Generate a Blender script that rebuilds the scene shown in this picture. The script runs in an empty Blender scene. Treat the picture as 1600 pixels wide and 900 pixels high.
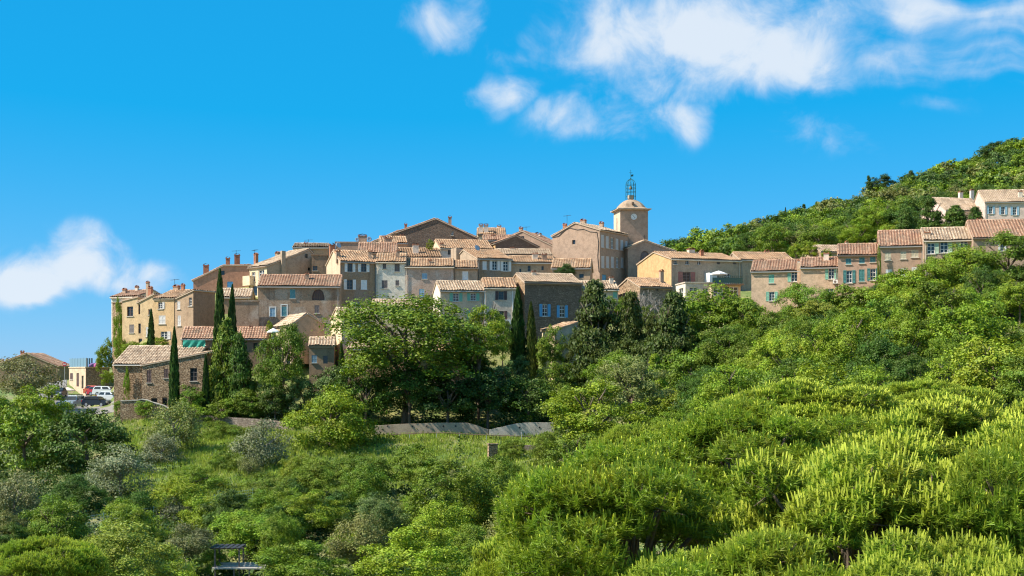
import bpy, bmesh, math, random
import numpy as np
from mathutils import Vector, Matrix

# ------------------------------------------------------------------ camera
F, HZ = 2200.0, 585.0            # focal length and horizon row, in pixels of the 1600 x 900 photograph
SC = bpy.context.scene
COL = SC.collection
cd = bpy.data.cameras.new('camera')
cd.lens = F / 1600 * 36; cd.sensor_width = 36; cd.shift_y = (HZ - 450) / 1600
cd.clip_start = 0.5; cd.clip_end = 12000
cam = bpy.data.objects.new('camera', cd); COL.objects.link(cam)
cam.rotation_euler = (math.pi / 2, 0, 0)
SC.camera = cam

# ------------------------------------------------------------------ light and sky
SUN_EL, SUN_AZ = math.radians(46), math.radians(-104)     # azimuth from +Y towards +X
sd = Vector((math.sin(SUN_AZ) * math.cos(SUN_EL), math.cos(SUN_AZ) * math.cos(SUN_EL), math.sin(SUN_EL)))
sl = bpy.data.lights.new('sun', 'SUN'); sl.energy = 4.2; sl.angle = math.radians(0.53); sl.color = (1.0, 0.93, 0.80)
so = bpy.data.objects.new('sun', sl); COL.objects.link(so)
so.rotation_euler = sd.to_track_quat('Z', 'Y').to_euler(); so.location = (-60, 100, 80)

SKY_STRENGTH = 0.078
wd = bpy.data.worlds.new('World'); SC.world = wd; wd.use_nodes = True
nt = wd.node_tree; nt.nodes.clear()
def N(t, typ, **kw):
    n = t.nodes.new(typ)
    for k, v in kw.items(): setattr(n, k, v)
    return n
def math_n(t, op, a, b=None, c=None, clamp=False):
    n = t.nodes.new('ShaderNodeMath'); n.operation = op; n.use_clamp = clamp
    for i, v in enumerate((a, b, c)):
        if v is None: continue
        if isinstance(v, (int, float)): n.inputs[i].default_value = v
        else: t.links.new(v, n.inputs[i])
    return n.outputs[0]
def maprange(t, v, a, b, c=0.0, d=1.0, smooth=True):
    n = t.nodes.new('ShaderNodeMapRange'); n.interpolation_type = 'SMOOTHSTEP' if smooth else 'LINEAR'
    t.links.new(v, n.inputs[0])
    for i, q in enumerate((a, b, c, d)): n.inputs[i + 1].default_value = q
    return n.outputs[0]
def build_world():
    L = nt.links
    sky = N(nt, 'ShaderNodeTexSky', sky_type='NISHITA', sun_disc=False)
    sky.sun_elevation = SUN_EL; sky.sun_rotation = SUN_AZ
    sky.altitude = 150; sky.air_density = .85; sky.dust_density = 0.05; sky.ozone_density = 2.6
    # colour grade of the clear sky: deep azure overhead, paler towards the horizon
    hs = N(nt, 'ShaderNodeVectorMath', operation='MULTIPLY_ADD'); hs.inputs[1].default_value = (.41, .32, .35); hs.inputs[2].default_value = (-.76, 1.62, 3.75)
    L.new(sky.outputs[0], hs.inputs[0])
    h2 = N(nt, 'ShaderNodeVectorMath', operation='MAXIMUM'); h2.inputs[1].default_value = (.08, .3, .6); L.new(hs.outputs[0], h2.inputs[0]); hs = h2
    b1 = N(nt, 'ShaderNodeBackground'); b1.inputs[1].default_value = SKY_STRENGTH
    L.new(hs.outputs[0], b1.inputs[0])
    tc = N(nt, 'ShaderNodeTexCoord'); sep = N(nt, 'ShaderNodeSeparateXYZ'); L.new(tc.outputs['Generated'], sep.inputs[0])
    az = math_n(nt, 'ARCTAN2', sep.outputs[0], sep.outputs[1]); el = math_n(nt, 'ARCSINE', sep.outputs[2])
    # slow warp so that no cloud keeps the outline of its patch
    nz0 = N(nt, 'ShaderNodeTexNoise'); nz0.inputs['Scale'].default_value = 14; nz0.inputs['Detail'].default_value = 3
    L.new(tc.outputs['Generated'], nz0.inputs['Vector'])
    sp0 = N(nt, 'ShaderNodeSeparateColor'); L.new(nz0.outputs['Color'], sp0.inputs[0])
    az = math_n(nt, 'ADD', az, math_n(nt, 'MULTIPLY', math_n(nt, 'SUBTRACT', sp0.outputs[0], 0.5), 0.062))
    el = math_n(nt, 'ADD', el, math_n(nt, 'MULTIPLY', math_n(nt, 'SUBTRACT', sp0.outputs[1], 0.5), 0.05))
    blobs = [(1050, 45, 150, 62, 1.0), (1180, 70, 105, 62, .95), (1225, 118, 52, 34, .6), (940, 85, 60, 30, .5),
             (1390, 88, 170, 34, .52), (1500, 110, 110, 16, .45), (1420, 4, 110, 30, .75), (1550, 14, 100, 30, .65),
             (692, 22, 58, 36, .9), (786, 148, 38, 26, .75), (806, 88, 28, 40, .42), (905, 195, 70, 32, .6), (975, 180, 46, 38, .5),
             (1072, 180, 40, 34, .72), (1262, 218, 58, 36, .45), (1465, 162, 60, 14, .3), (1340, 240, 26, 16, .25),
             (112, 408, 52, 32, 1.0), (28, 430, 80, 28, 1.0), (195, 438, 55, 20, .85), (85, 448, 130, 15, .9), (935, 287, 34, 14, .2),
             (-260, 420, 200, 50, .9), (-420, 130, 220, 60, .9), (1900, 60, 220, 60, .8), (2200, 250, 240, 60, .7), (820, -160, 300, 60, .8)]
    S = None
    for (px, py, sx, sy, a) in blobs:
        a0 = math.atan((px - 800) / F); e0 = math.atan((HZ - py) / F * math.cos(a0))
        u = math_n(nt, 'DIVIDE', math_n(nt, 'SUBTRACT', az, a0), sx / F * 1.15)
        v = math_n(nt, 'DIVIDE', math_n(nt, 'SUBTRACT', el, e0), sy / F * 1.15)
        r2 = math_n(nt, 'ADD', math_n(nt, 'MULTIPLY', u, u), math_n(nt, 'MULTIPLY', v, v))
        g = math_n(nt, 'MULTIPLY', math_n(nt, 'EXPONENT', math_n(nt, 'MULTIPLY', r2, -0.9)), a)
        S = g if S is None else math_n(nt, 'MAXIMUM', math_n(nt, 'ADD', S, math_n(nt, 'MULTIPLY', g, 0.35)), g)
    # unseen fair-weather clouds added outside the view, cover thickened to whiten the ambient light
    nzb = N(nt, 'ShaderNodeTexNoise'); nzb.inputs['Scale'].default_value = 3.0; nzb.inputs['Detail'].default_value = 2
    L.new(tc.outputs['Generated'], nzb.inputs['Vector'])
    out = maprange(nt, math_n(nt, 'ABSOLUTE', az), 0.75, 1.0)
    S = math_n(nt, 'ADD', S, math_n(nt, 'MULTIPLY', maprange(nt, nzb.outputs[0], 0.46, 0.66), out))
    nz = N(nt, 'ShaderNodeTexNoise'); nz.inputs['Scale'].default_value = 26; nz.inputs['Detail'].default_value = 8; nz.inputs['Roughness'].default_value = .61
    nz.inputs['Distortion'].default_value = .45
    L.new(tc.outputs['Generated'], nz.inputs['Vector'])
    cv = N(nt, 'ShaderNodeCombineXYZ'); L.new(math_n(nt, 'MULTIPLY', az, 9), cv.inputs[0]); L.new(math_n(nt, 'MULTIPLY', math_n(nt, 'ADD', el, math_n(nt, 'MULTIPLY', az, .08)), 75), cv.inputs[1])
    ns = N(nt, 'ShaderNodeTexNoise'); ns.inputs['Scale'].default_value = 1.0; ns.inputs['Detail'].default_value = 5; L.new(cv.outputs[0], ns.inputs['Vector'])
    st = maprange(nt, az, .20, .27)
    n1 = math_n(nt, 'ADD', math_n(nt, 'MULTIPLY', nz.outputs[0], math_n(nt, 'SUBTRACT', 1.0, math_n(nt, 'MULTIPLY', st, .45))), math_n(nt, 'MULTIPLY', ns.outputs[0], math_n(nt, 'MULTIPLY', st, .45)))
    Nn = maprange(nt, n1, .28, .70, 0, 1, False)
    dens = math_n(nt, 'SUBTRACT', math_n(nt, 'MULTIPLY', S, 1.6), math_n(nt, 'MULTIPLY', math_n(nt, 'SUBTRACT', 1.0, Nn), 1.05))
    alpha = math_n(nt, 'MULTIPLY', math_n(nt, 'MULTIPLY', maprange(nt, dens, -.25, 1.3), 0.84), maprange(nt, S, .06, .34))
    b2 = N(nt, 'ShaderNodeBackground'); b2.inputs[1].default_value = 1.0
    cr = N(nt, 'ShaderNodeMix', data_type='RGBA')
    cr.inputs[6].default_value = (.33, .39, .48, 1); cr.inputs[7].default_value = (.43, .455, .485, 1)
    L.new(maprange(nt, math_n(nt, 'ADD', dens, math_n(nt, 'MULTIPLY', Nn, .5)), 0.3, 1.5), cr.inputs[0]); L.new(cr.outputs[2], b2.inputs[0])
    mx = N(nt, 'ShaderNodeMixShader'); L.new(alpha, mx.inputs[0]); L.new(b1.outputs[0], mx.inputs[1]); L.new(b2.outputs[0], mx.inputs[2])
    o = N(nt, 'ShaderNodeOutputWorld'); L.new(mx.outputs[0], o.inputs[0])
build_world()
wd.cycles.sampling_method = 'MANUAL'; wd.cycles.sample_map_resolution = 256
vs = SC.view_settings
vs.view_transform = 'Standard'; vs.look = 'None'; vs.exposure = 1.0; vs.gamma = 1; vs.use_curve_mapping = False
SC.render.engine = 'CYCLES'
cy = SC.cycles
cy.max_bounces = 6; cy.diffuse_bounces = 3; cy.glossy_bounces = 2; cy.transmission_bounces = 4; cy.transparent_max_bounces = 6
cy.caustics_reflective = cy.caustics_refractive = False
cy.filter_width = 1.2

# ------------------------------------------------------------------ helpers
RNG = np.random.default_rng(7); random.seed(7)
def P(px, py, Y): return Vector(((px - 800) / F * Y, Y, (HZ - py) / F * Y))
def link(o, parent=None):
    COL.objects.link(o)
    if parent is not None: o.parent = parent
    return o
def tag(o, label=None, cat=None, group=None, kind=None):
    for k, v in (('label', label), ('category', cat), ('group', group), ('kind', kind)):
        if v: o[k] = v
    return o
def empty(name, loc, rz=0.0):
    o = bpy.data.objects.new(name, None); o.location = loc; o.rotation_euler = (0, 0, rz); o.empty_display_size = .3
    return link(o)
def obj(name, me, mat=None, parent=None, loc=(0, 0, 0), rot=(0, 0, 0), scale=(1, 1, 1)):
    o = bpy.data.objects.new(name, me); o.location = loc; o.rotation_euler = rot; o.scale = scale
    if mat is not None and not me.materials: me.materials.append(mat)
    return link(o, parent)
def pyd(name, V, Fc, smooth=False):
    me = bpy.data.meshes.new(name); me.from_pydata([tuple(v) for v in V], [], Fc)
    if smooth:
        me.polygons.foreach_set('use_smooth', [True] * len(me.polygons))
    me.update(); return me
def npm(name, V, k, tone=None, smooth=False, extra=None):
    """mesh of faces with k fresh vertices each; V is (n*k, 3)"""
    V = np.asarray(V, np.float32).reshape(-1, 3); n = len(V) // k
    return npi(name, V, np.arange(n * k, dtype=np.int32).reshape(n, k), tone, smooth, extra)
def npi(name, V, I, tone=None, smooth=False, extra=None):
    me = bpy.data.meshes.new(name); V = np.asarray(V, np.float32).reshape(-1, 3); I = np.asarray(I, np.int32); n, k = I.shape
    me.vertices.add(len(V)); me.vertices.foreach_set('co', V.ravel())
    me.loops.add(n * k); me.loops.foreach_set('vertex_index', I.ravel())
    me.polygons.add(n); me.polygons.foreach_set('loop_start', np.arange(0, n * k, k, dtype=np.int32))
    if smooth: me.polygons.foreach_set('use_smooth', np.ones(n, bool))
    for nm, a in (('tone', tone), ('tip', extra)):
        if a is not None:
            at = me.attributes.new(nm, 'FLOAT', 'FACE'); at.data.foreach_set('value', np.asarray(a, np.float32))
    me.update(calc_edges=True); return me
class MB:
    """boxes, bars and prisms collected into one mesh"""
    def __init__(s): s.V, s.F = [], []
    def quad(s, *p):
        i = len(s.V); s.V += [tuple(q) for q in p]; s.F.append(tuple(range(i, i + len(p)))); return s
    def box(s, a, b):
        (x0, y0, z0), (x1, y1, z1) = a, b; i = len(s.V)
        s.V += [(x0, y0, z0), (x1, y0, z0), (x1, y1, z0), (x0, y1, z0), (x0, y0, z1), (x1, y0, z1), (x1, y1, z1), (x0, y1, z1)]
        for f in ((0, 3, 2, 1), (4, 5, 6, 7), (0, 1, 5, 4), (1, 2, 6, 5), (2, 3, 7, 6), (3, 0, 4, 7)): s.F.append(tuple(i + q for q in f))
        return s
    def tube(s, pts, r, n=6, r2=None):
        pts = [Vector(p) for p in pts]; m = len(pts); i = len(s.V)
        for k, p in enumerate(pts):
            d = (pts[min(k + 1, m - 1)] - pts[max(k - 1, 0)]).normalized()
            a = d.cross(Vector((0, 0, 1)) if abs(d.z) < .9 else Vector((1, 0, 0))).normalized(); b = d.cross(a)
            rr = r if r2 is None else r + (r2 - r) * k / (m - 1)
            for j in range(n):
                t = 2 * math.pi * j / n; s.V.append(tuple(p + (a * math.cos(t) + b * math.sin(t)) * rr))
        for k in range(m - 1):
            for j in range(n):
                s.F.append((i + k * n + j, i + k * n + (j + 1) % n, i + (k + 1) * n + (j + 1) % n, i + (k + 1) * n + j))
        s.F.append(tuple(i + j for j in reversed(range(n)))); s.F.append(tuple(i + (m - 1) * n + j for j in range(n)))
        return s
    def lathe(s, prof, n=12, c=(0, 0, 0)):
        i = len(s.V)
        for (r, z) in prof:
            for j in range(n):
                t = 2 * math.pi * j / n; s.V.append((c[0] + r * math.cos(t), c[1] + r * math.sin(t), c[2] + z))
        for k in range(len(prof) - 1):
            for j in range(n): s.F.append((i + k * n + j, i + k * n + (j + 1) % n, i + (k + 1) * n + (j + 1) % n, i + (k + 1) * n + j))
        return s
    def build(s, name, mat=None, parent=None, smooth=False, **kw): return obj(name, pyd(name, s.V, s.F, smooth), mat, parent, **kw)

# ------------------------------------------------------------------ materials
MATS = {}
def newmat(name):
    m = bpy.data.materials.new(name); m.use_nodes = True; t = m.node_tree
    return m, t, t.nodes['Principled BSDF']
def rgba(c): return (c[0], c[1], c[2], 1)
def noise(t, vec, scale, detail=4, rough=.55, dist=0):
    n = N(t, 'ShaderNodeTexNoise'); n.inputs['Scale'].default_value = scale; n.inputs['Detail'].default_value = detail
    n.inputs['Roughness'].default_value = rough; n.inputs['Distortion'].default_value = dist
    t.links.new(vec, n.inputs['Vector']); return n.outputs[0]
def mix(t, f, a, b, mode='MIX'):
    n = N(t, 'ShaderNodeMix', data_type='RGBA', blend_type=mode)
    for s, v in ((0, f), (6, a), (7, b)):
        if isinstance(v, (int, float)): n.inputs[s].default_value = v
        elif isinstance(v, tuple): n.inputs[s].default_value = rgba(v)
        else: t.links.new(v, n.inputs[s])
    return n.outputs[2]
def bump(t, b, h, strength, dist=.05):
    n = N(t, 'ShaderNodeBump'); n.inputs['Strength'].default_value = strength; n.inputs['Distance'].default_value = dist
    t.links.new(h, n.inputs['Height']); t.links.new(n.outputs[0], b.inputs['Normal'])
def wpos(t): return N(t, 'ShaderNodeNewGeometry').outputs['Position']
def scaled(t, v, s):
    n = N(t, 'ShaderNodeMapping'); n.inputs['Scale'].default_value = s; t.links.new(v, n.inputs[0]); return n.outputs[0]
def plain(name, c, rough=.7, metal=0, var=.12, scale=6):
    if name in MATS: return MATS[name]
    m, t, b = newmat(name); p = wpos(t)
    t.links.new(mix(t, noise(t, p, scale, 5), tuple(q * (1 - var) for q in c), tuple(min(1, q * (1 + var)) for q in c)), b.inputs['Base Color'])
    b.inputs['Roughness'].default_value = rough; b.inputs['Metallic'].default_value = metal
    MATS[name] = m; return m
def stucco(name, c, stain=(.16, .12, .09), amt=.5, patch=None):
    if name in MATS: return MATS[name]
    c = tuple(min(.86, q * f) for q, f in zip(c, (1.18, 1.11, 1.03))); stain = tuple(q * f for q, f in zip(stain, (1.15, 1.0, .9)))
    m, t, b = newmat(name); p = wpos(t)
    big = noise(t, p, .35, 4, .62, .4); mid = noise(t, p, 1.6, 5, .65); fine = noise(t, p, 9, 3, .6)
    streak = noise(t, scaled(t, p, (1.0, 1.0, .13)), 1.0, 4, .6)
    k = mix(t, maprange(t, mid, .3, .75), tuple(q * .74 for q in c), tuple(min(1, q * 1.12) for q in c))
    if patch: k = mix(t, maprange(t, big, .46, .60), k, patch)
    k = mix(t, math_n(t, 'MULTIPLY', maprange(t, streak, .50, .74), amt), k, stain)
    k = mix(t, math_n(t, 'MULTIPLY', maprange(t, mid, .52, .72), amt), k, stain)
    k = mix(t, .5 if patch else .3, k, mix(t, maprange(t, fine, .3, .65), (.3, .28, .26), (1, 1, 1)), 'MULTIPLY')
    t.links.new(k, b.inputs['Base Color']); b.inputs['Roughness'].default_value = .93; b.inputs['Specular IOR Level'].default_value = .15
    bump(t, b, fine, .35, .04); MATS[name] = m; return m
def stone(name, c1, c2, mortar, scale=3.2, st=.9):
    if name in MATS: return MATS[name]
    c1, c2, mortar = (tuple(q * f for q, f in zip(k_, (1.15, 1.05, .95))) for k_ in (c1, c2, mortar))
    m, t, b = newmat(name); p = wpos(t)
    w = N(t, 'ShaderNodeVectorMath', operation='ADD'); t.links.new(scaled(t, p, (1, 1, 1.7)), w.inputs[0])
    nn = N(t, 'ShaderNodeTexNoise'); nn.inputs['Scale'].default_value = 2.5; t.links.new(p, nn.inputs['Vector'])
    sc = N(t, 'ShaderNodeVectorMath', operation='SCALE'); sc.inputs['Scale'].default_value = .35; t.links.new(nn.outputs['Color'], sc.inputs[0]); t.links.new(sc.outputs[0], w.inputs[1])
    v = N(t, 'ShaderNodeTexVoronoi'); v.inputs['Scale'].default_value = scale; t.links.new(w.outputs[0], v.inputs['Vector'])
    e = N(t, 'ShaderNodeTexVoronoi', feature='DISTANCE_TO_EDGE'); e.inputs['Scale'].default_value = scale; t.links.new(w.outputs[0], e.inputs['Vector'])
    sp = N(t, 'ShaderNodeSeparateColor'); t.links.new(v.outputs['Color'], sp.inputs[0])
    k = mix(t, sp.outputs[0], c1, c2); k = mix(t, math_n(t, 'MULTIPLY', sp.outputs[1], .5), k, tuple(q * .45 for q in c1))
    k = mix(t, maprange(t, noise(t, p, .5, 5), .45, .7, 0, .55), k, tuple(q * .6 for q in c2))
    ed = maprange(t, e.outputs[0], .0, .09)
    k = mix(t, ed, mortar, k); t.links.new(k, b.inputs['Base Color']); b.inputs['Roughness'].default_value = .95; b.inputs['Specular IOR Level'].default_value = .1
    bump(t, b, math_n(t, 'ADD', ed, math_n(t, 'MULTIPLY', sp.outputs[2], .6)), st, .10); MATS[name] = m; return m
def tilemat(name, a, c, d):
    if name in MATS: return MATS[name]
    m, t, b = newmat(name); p = wpos(t)
    at = N(t, 'ShaderNodeAttribute', attribute_name='tone')
    rp = N(t, 'ShaderNodeValToRGB'); t.links.new(at.outputs['Fac'], rp.inputs[0])
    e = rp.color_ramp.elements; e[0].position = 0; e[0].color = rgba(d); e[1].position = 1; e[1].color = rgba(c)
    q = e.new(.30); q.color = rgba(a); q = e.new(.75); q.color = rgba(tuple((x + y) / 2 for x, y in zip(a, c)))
    k = mix(t, maprange(t, noise(t, p, .7, 5, .65), .46, .68, 0, .7), rp.outputs[0], (.20, .145, .10))
    k = mix(t, maprange(t, noise(t, p, 5, 5, .6), .5, .8, 0, .5), k, (.50, .44, .33))
    t.links.new(k, b.inputs['Base Color']); b.inputs['Roughness'].default_value = .9; b.inputs['Specular IOR Level'].default_value = .2
    MATS[name] = m; return m
def glassmat():
    m, t, b = newmat('window_glass'); p = wpos(t)
    t.links.new(mix(t, noise(t, p, .8, 2), (.010, .014, .018), (.05, .06, .065)), b.inputs['Base Color'])
    b.inputs['Roughness'].default_value = .08; b.inputs['Specular IOR Level'].default_value = .6; return m
def leafmat(name, trans=.35, rough=.55, tipc=None):
    m, t, b = newmat(name); L = t.links
    oi = N(t, 'ShaderNodeObjectInfo'); at = N(t, 'ShaderNodeAttribute', attribute_name='tone')
    k = mix(t, maprange(t, at.outputs['Fac'], 0, 1, 0, 1, False), (.45, .50, .55), (1.50, 1.42, 1.1)); k = mix(t, 1.0, oi.outputs['Color'], k, 'MULTIPLY')
    hs = N(t, 'ShaderNodeHueSaturation'); L.new(k, hs.inputs['Color'])
    L.new(maprange(t, noise(t, wpos(t), .9, 3), .25, .75, .47, .53, False), hs.inputs['Hue'])
    L.new(maprange(t, noise(t, wpos(t), .45, 3), .25, .75, .8, 1.25, False), hs.inputs['Value']); k = hs.outputs[0]
    if tipc:
        a2 = N(t, 'ShaderNodeAttribute', attribute_name='tip'); k = mix(t, a2.outputs['Fac'], k, tipc)
    L.new(k, b.inputs['Base Color']); b.inputs['Roughness'].default_value = rough; b.inputs['Specular IOR Level'].default_value = .25
    tr = N(t, 'ShaderNodeBsdfTranslucent'); L.new(mix(t, 1.0, k, (1.25, 1.3, .55), 'MULTIPLY'), tr.inputs[0])
    mx = N(t, 'ShaderNodeMixShader'); mx.inputs[0].default_value = trans; L.new(b.outputs[0], mx.inputs[1]); L.new(tr.outputs[0], mx.inputs[2])
    L.new(mx.outputs[0], t.nodes['Material Output'].inputs[0]); MATS[name] = m; return m
def barkmat(name, a, c):
    m, t, b = newmat(name); p = wpos(t)
    t.links.new(mix(t, noise(t, scaled(t, p, (4, 4, 1)), 3, 6), a, c), b.inputs['Base Color']); b.inputs['Roughness'].default_value = .95
    bump(t, b, noise(t, scaled(t, p, (9, 9, 2)), 2, 5), .6, .05); MATS[name] = m; return m

GLASS = glassmat()
LEAF = leafmat('leaf', .19); NEEDLE = leafmat('needle', .22, .5, (.66, .70, .09))
BARK = barkmat('bark', (.10, .07, .05), (.24, .18, .13)); GREYBARK = barkmat('grey_bark', (.22, .19, .16), (.42, .37, .32))
T_ORANGE = tilemat('canal_tile_orange', (.46, .26, .14), (.70, .48, .30), (.20, .10, .055))
T_PALE = tilemat('canal_tile_pale', (.48, .33, .21), (.72, .57, .41), (.22, .13, .085))
T_RED = tilemat('canal_tile_red', (.36, .18, .105), (.56, .37, .25), (.14, .065, .045))
WHITE = plain('white_paint', (.80, .79, .75), .6, 0, .05); DARKMETAL = plain('dark_metal', (.06, .06, .06), .5, .6)
IRON = plain('verdigris_iron', (.03, .14, .15), .5, .4); CHIM = stucco('chimney_render', (.46, .35, .27), (.10, .07, .06), .7)
CHIMR = stucco('chimney_brick', (.42, .20, .13), (.10, .06, .05), .6); CHIMW = stucco('chimney_white', (.72, .66, .58), (.3, .25, .2), .4)
GALV = plain('galvanised', (.45, .46, .47), .45, .5); WOOD = plain('old_wood', (.17, .11, .07), .8, 0, .3)
SHUT = {'white': plain('shutter_white', (.78, .77, .74), .6), 'blue': plain('shutter_blue', (.10, .34, .60), .6), 'teal': plain('shutter_teal', (.12, .30, .32), .6),
        'green': plain('shutter_green', (.24, .50, .36), .6), 'dgreen': plain('shutter_dark_green', (.06, .20, .19), .6), 'brown': plain('shutter_brown', (.10, .055, .045), .6),
        'grey': plain('shutter_grey', (.17, .14, .13), .7), 'cream': plain('shutter_cream', (.56, .50, .36), .7), 'pblue': plain('shutter_pale_blue', (.30, .46, .58), .7),
        'red': plain('shutter_faded_red', (.34, .14, .11), .8), 'lgrey': plain('shutter_pale_grey', (.58, .55, .52), .7), 'pgreen': plain('shutter_pale_green', (.42, .52, .38), .7)}
# ------------------------------------------------------------------ terrain
CP = [tuple(P(*q)) for q in [
    (95, 634, 198), (150, 636, 198), (182, 640, 195), (60, 630, 206), (100, 606, 226), (70, 600, 240), (130, 610, 226), (165, 612, 222),
    (170, 623, 207), (181, 620, 204), (163, 615, 214), (174, 614, 211), (172, 611, 219), (120, 619, 212), (0, 642, 190), (-150, 655, 190), (0, 605, 245), (-150, 620, 245), (150, 668, 184), (60, 700, 172), (-100, 730, 160), (-250, 760, 150),
    (190, 650, 185), (260, 652, 182), (320, 648, 184), (330, 674, 176), (430, 672, 176), (590, 684, 171), (700, 682, 170), (850, 683, 170),
    (620, 655, 181), (725, 655, 181), (850, 655, 181), (400, 652, 184),
    (400, 712, 160), (500, 730, 156), (640, 722, 160), (740, 738, 154), (800, 758, 146), (300, 800, 136), (200, 850, 120), (100, 885, 112),
    (350, 905, 112), (550, 900, 106), (700, 890, 106), (620, 805, 132), (450, 830, 126), (250, 740, 152), (850, 800, 125), (950, 730, 140),
    (950, 700, 152), (1000, 650, 165), (1080, 600, 172), (1200, 570, 168), (1300, 550, 163), (1400, 525, 160), (1500, 490, 160), (1600, 460, 160),
    (1200, 505, 192), (1350, 475, 184), (1500, 445, 176), (1650, 425, 172), (1200, 660, 130), (1400, 640, 120), (1600, 620, 110), (1300, 720, 92), (1600, 720, 80),
    (200, 550, 206), (290, 545, 202), (350, 530, 204), (450, 530, 200), (520, 575, 192), (620, 590, 189), (740, 590, 189), (820, 575, 193), (900, 590, 187),
    (980, 530, 196), (1050, 500, 200), (1140, 490, 203), (300, 475, 224), (420, 460, 218), (480, 455, 214), (540, 450, 216), (640, 450, 218), (740, 455, 216),
    (850, 450, 214), (930, 450, 222), (1000, 455, 227), (1100, 450, 220), (600, 405, 242), (700, 395, 247), (800, 405, 247), (900, 425, 242), (1000, 425, 247),
    (1180, 450, 226), (1300, 440, 216), (1060, 412, 400), (1160, 395, 400), (1250, 362, 420), (1330, 345, 430), (1450, 298, 450), (1560, 262, 470), (1650, 237, 470),
    (1150, 420, 300), (1300, 402, 300), (1450, 365, 310), (1600, 352, 285), (1600, 310, 360), (1450, 332, 370), (1300, 380, 350), (1700, 380, 230), (1560, 385, 225)]]
CP += [(0, 0, -1.9), (-25, 0, -2.4), (25, 0, -1.6), (0, 12, -7), (16, 12, -6.5), (-16, 12, -8), (0, 30, -12), (18, 30, -10.5), (-14, 30, -13), (0, 60, -15.5), (28, 60, -11.5),
       (-24, 60, -17.5), (-36, 90, -18.5), (0, 90, -17), (0, -30, 2), (-60, 300, -10), (-20, 300, 0), (25, 300, 9), (-70, 420, -30), (0, 420, -2), (-120, 240, -14),
       (-120, 310, -35), (60, 530, 22), (200, 560, 62), (-150, 520, -50), (280, 480, 85), (130, 560, 42), (-130, 120, -22), (120, 60, 0), (150, 120, 14)]
CP = np.array(CP)
def tps_fit(C):
    d = np.linalg.norm(C[:, None, :2] - C[None, :, :2], axis=2) / 100; n = len(C)
    K = np.where(d > 0, d * d * np.log(d + 1e-9), 0) + np.eye(n) * 2e-4
    Q = np.c_[np.ones(n), C[:, :2] / 100]; A = np.zeros((n + 3, n + 3)); A[:n, :n] = K; A[:n, n:] = Q; A[n:, :n] = Q.T
    return np.linalg.solve(A, np.r_[C[:, 2], 0, 0, 0])
TW = tps_fit(CP)
def ground_np(x, y):
    x = np.asarray(x, float).ravel(); y = np.asarray(y, float).ravel()
    cx = np.clip(x, -150, 270); cy_ = np.clip(y, -30, 560); z = np.empty(len(x))
    for s in range(0, len(x), 20000):
        a = slice(s, s + 20000); d2 = ((cx[a, None] - CP[None, :, 0]) ** 2 + (cy_[a, None] - CP[None, :, 1]) ** 2) / 1e4
        z[a] = (np.where(d2 > 0, .5 * d2 * np.log(d2 + 1e-12), 0)) @ TW[:-3] + TW[-3] + TW[-2] * cx[a] / 100 + TW[-1] * cy_[a] / 100
    off = np.hypot(x - cx, y - cy_); f = np.clip(off / 500, 0, 1); f = f * f * (3 - 2 * f)
    return z * (1 - f) - 60 * f
def ground(x, y): return float(ground_np([x], [y])[0])
def build_terrain():
    xs = np.r_[-9000, -5000, -2500, -1200, -700, -400, -260, np.arange(-190, 291, 2.4), 360, 500, 800, 1500, 3000, 6000, 9000]
    ys = np.r_[-9000, -4000, -1500, -500, -160, -60, np.arange(-20, 262, 2.0), np.arange(264, 600, 6.0), 650, 740, 900, 1300, 2200, 4000, 7000, 11000]
    X, Y = np.meshgrid(xs, ys); z = ground_np(X, Y).reshape(X.shape)
    r = np.random.default_rng(3)
    inner = (abs(X) < 280) & (Y > 5) & (Y < 600) & ~((X < -50) & (Y > 188) & (Y < 250))
    z = z + inner * r.normal(0, .10, z.shape); h, w = z.shape
    V = np.stack([X, Y, z], -1).reshape(-1, 3); i = np.arange(h * w).reshape(h, w)
    I = np.stack([i[:-1, :-1], i[:-1, 1:], i[1:, 1:], i[1:, :-1]], -1).reshape(-1, 4)
    m, t, b = newmat('hillside_soil_and_grass'); p = wpos(t)
    k = mix(t, maprange(t, noise(t, p, .16, 6, .6), .40, .62), (.13, .19, .04), (.30, .28, .10))
    k = mix(t, maprange(t, noise(t, p, .45, 6, .62), .56, .70), k, (.30, .22, .14))
    k = mix(t, maprange(t, noise(t, p, 2.4, 6, .7), .45, .75), k, (.07, .10, .03)); t.links.new(k, b.inputs['Base Color']); b.inputs['Roughness'].default_value = 1
    bump(t, b, noise(t, p, 3, 6, .7), .8, .25)
    tag(obj('ground', npi('ground', V, I, smooth=True), m), kind='structure')
build_terrain()

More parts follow.
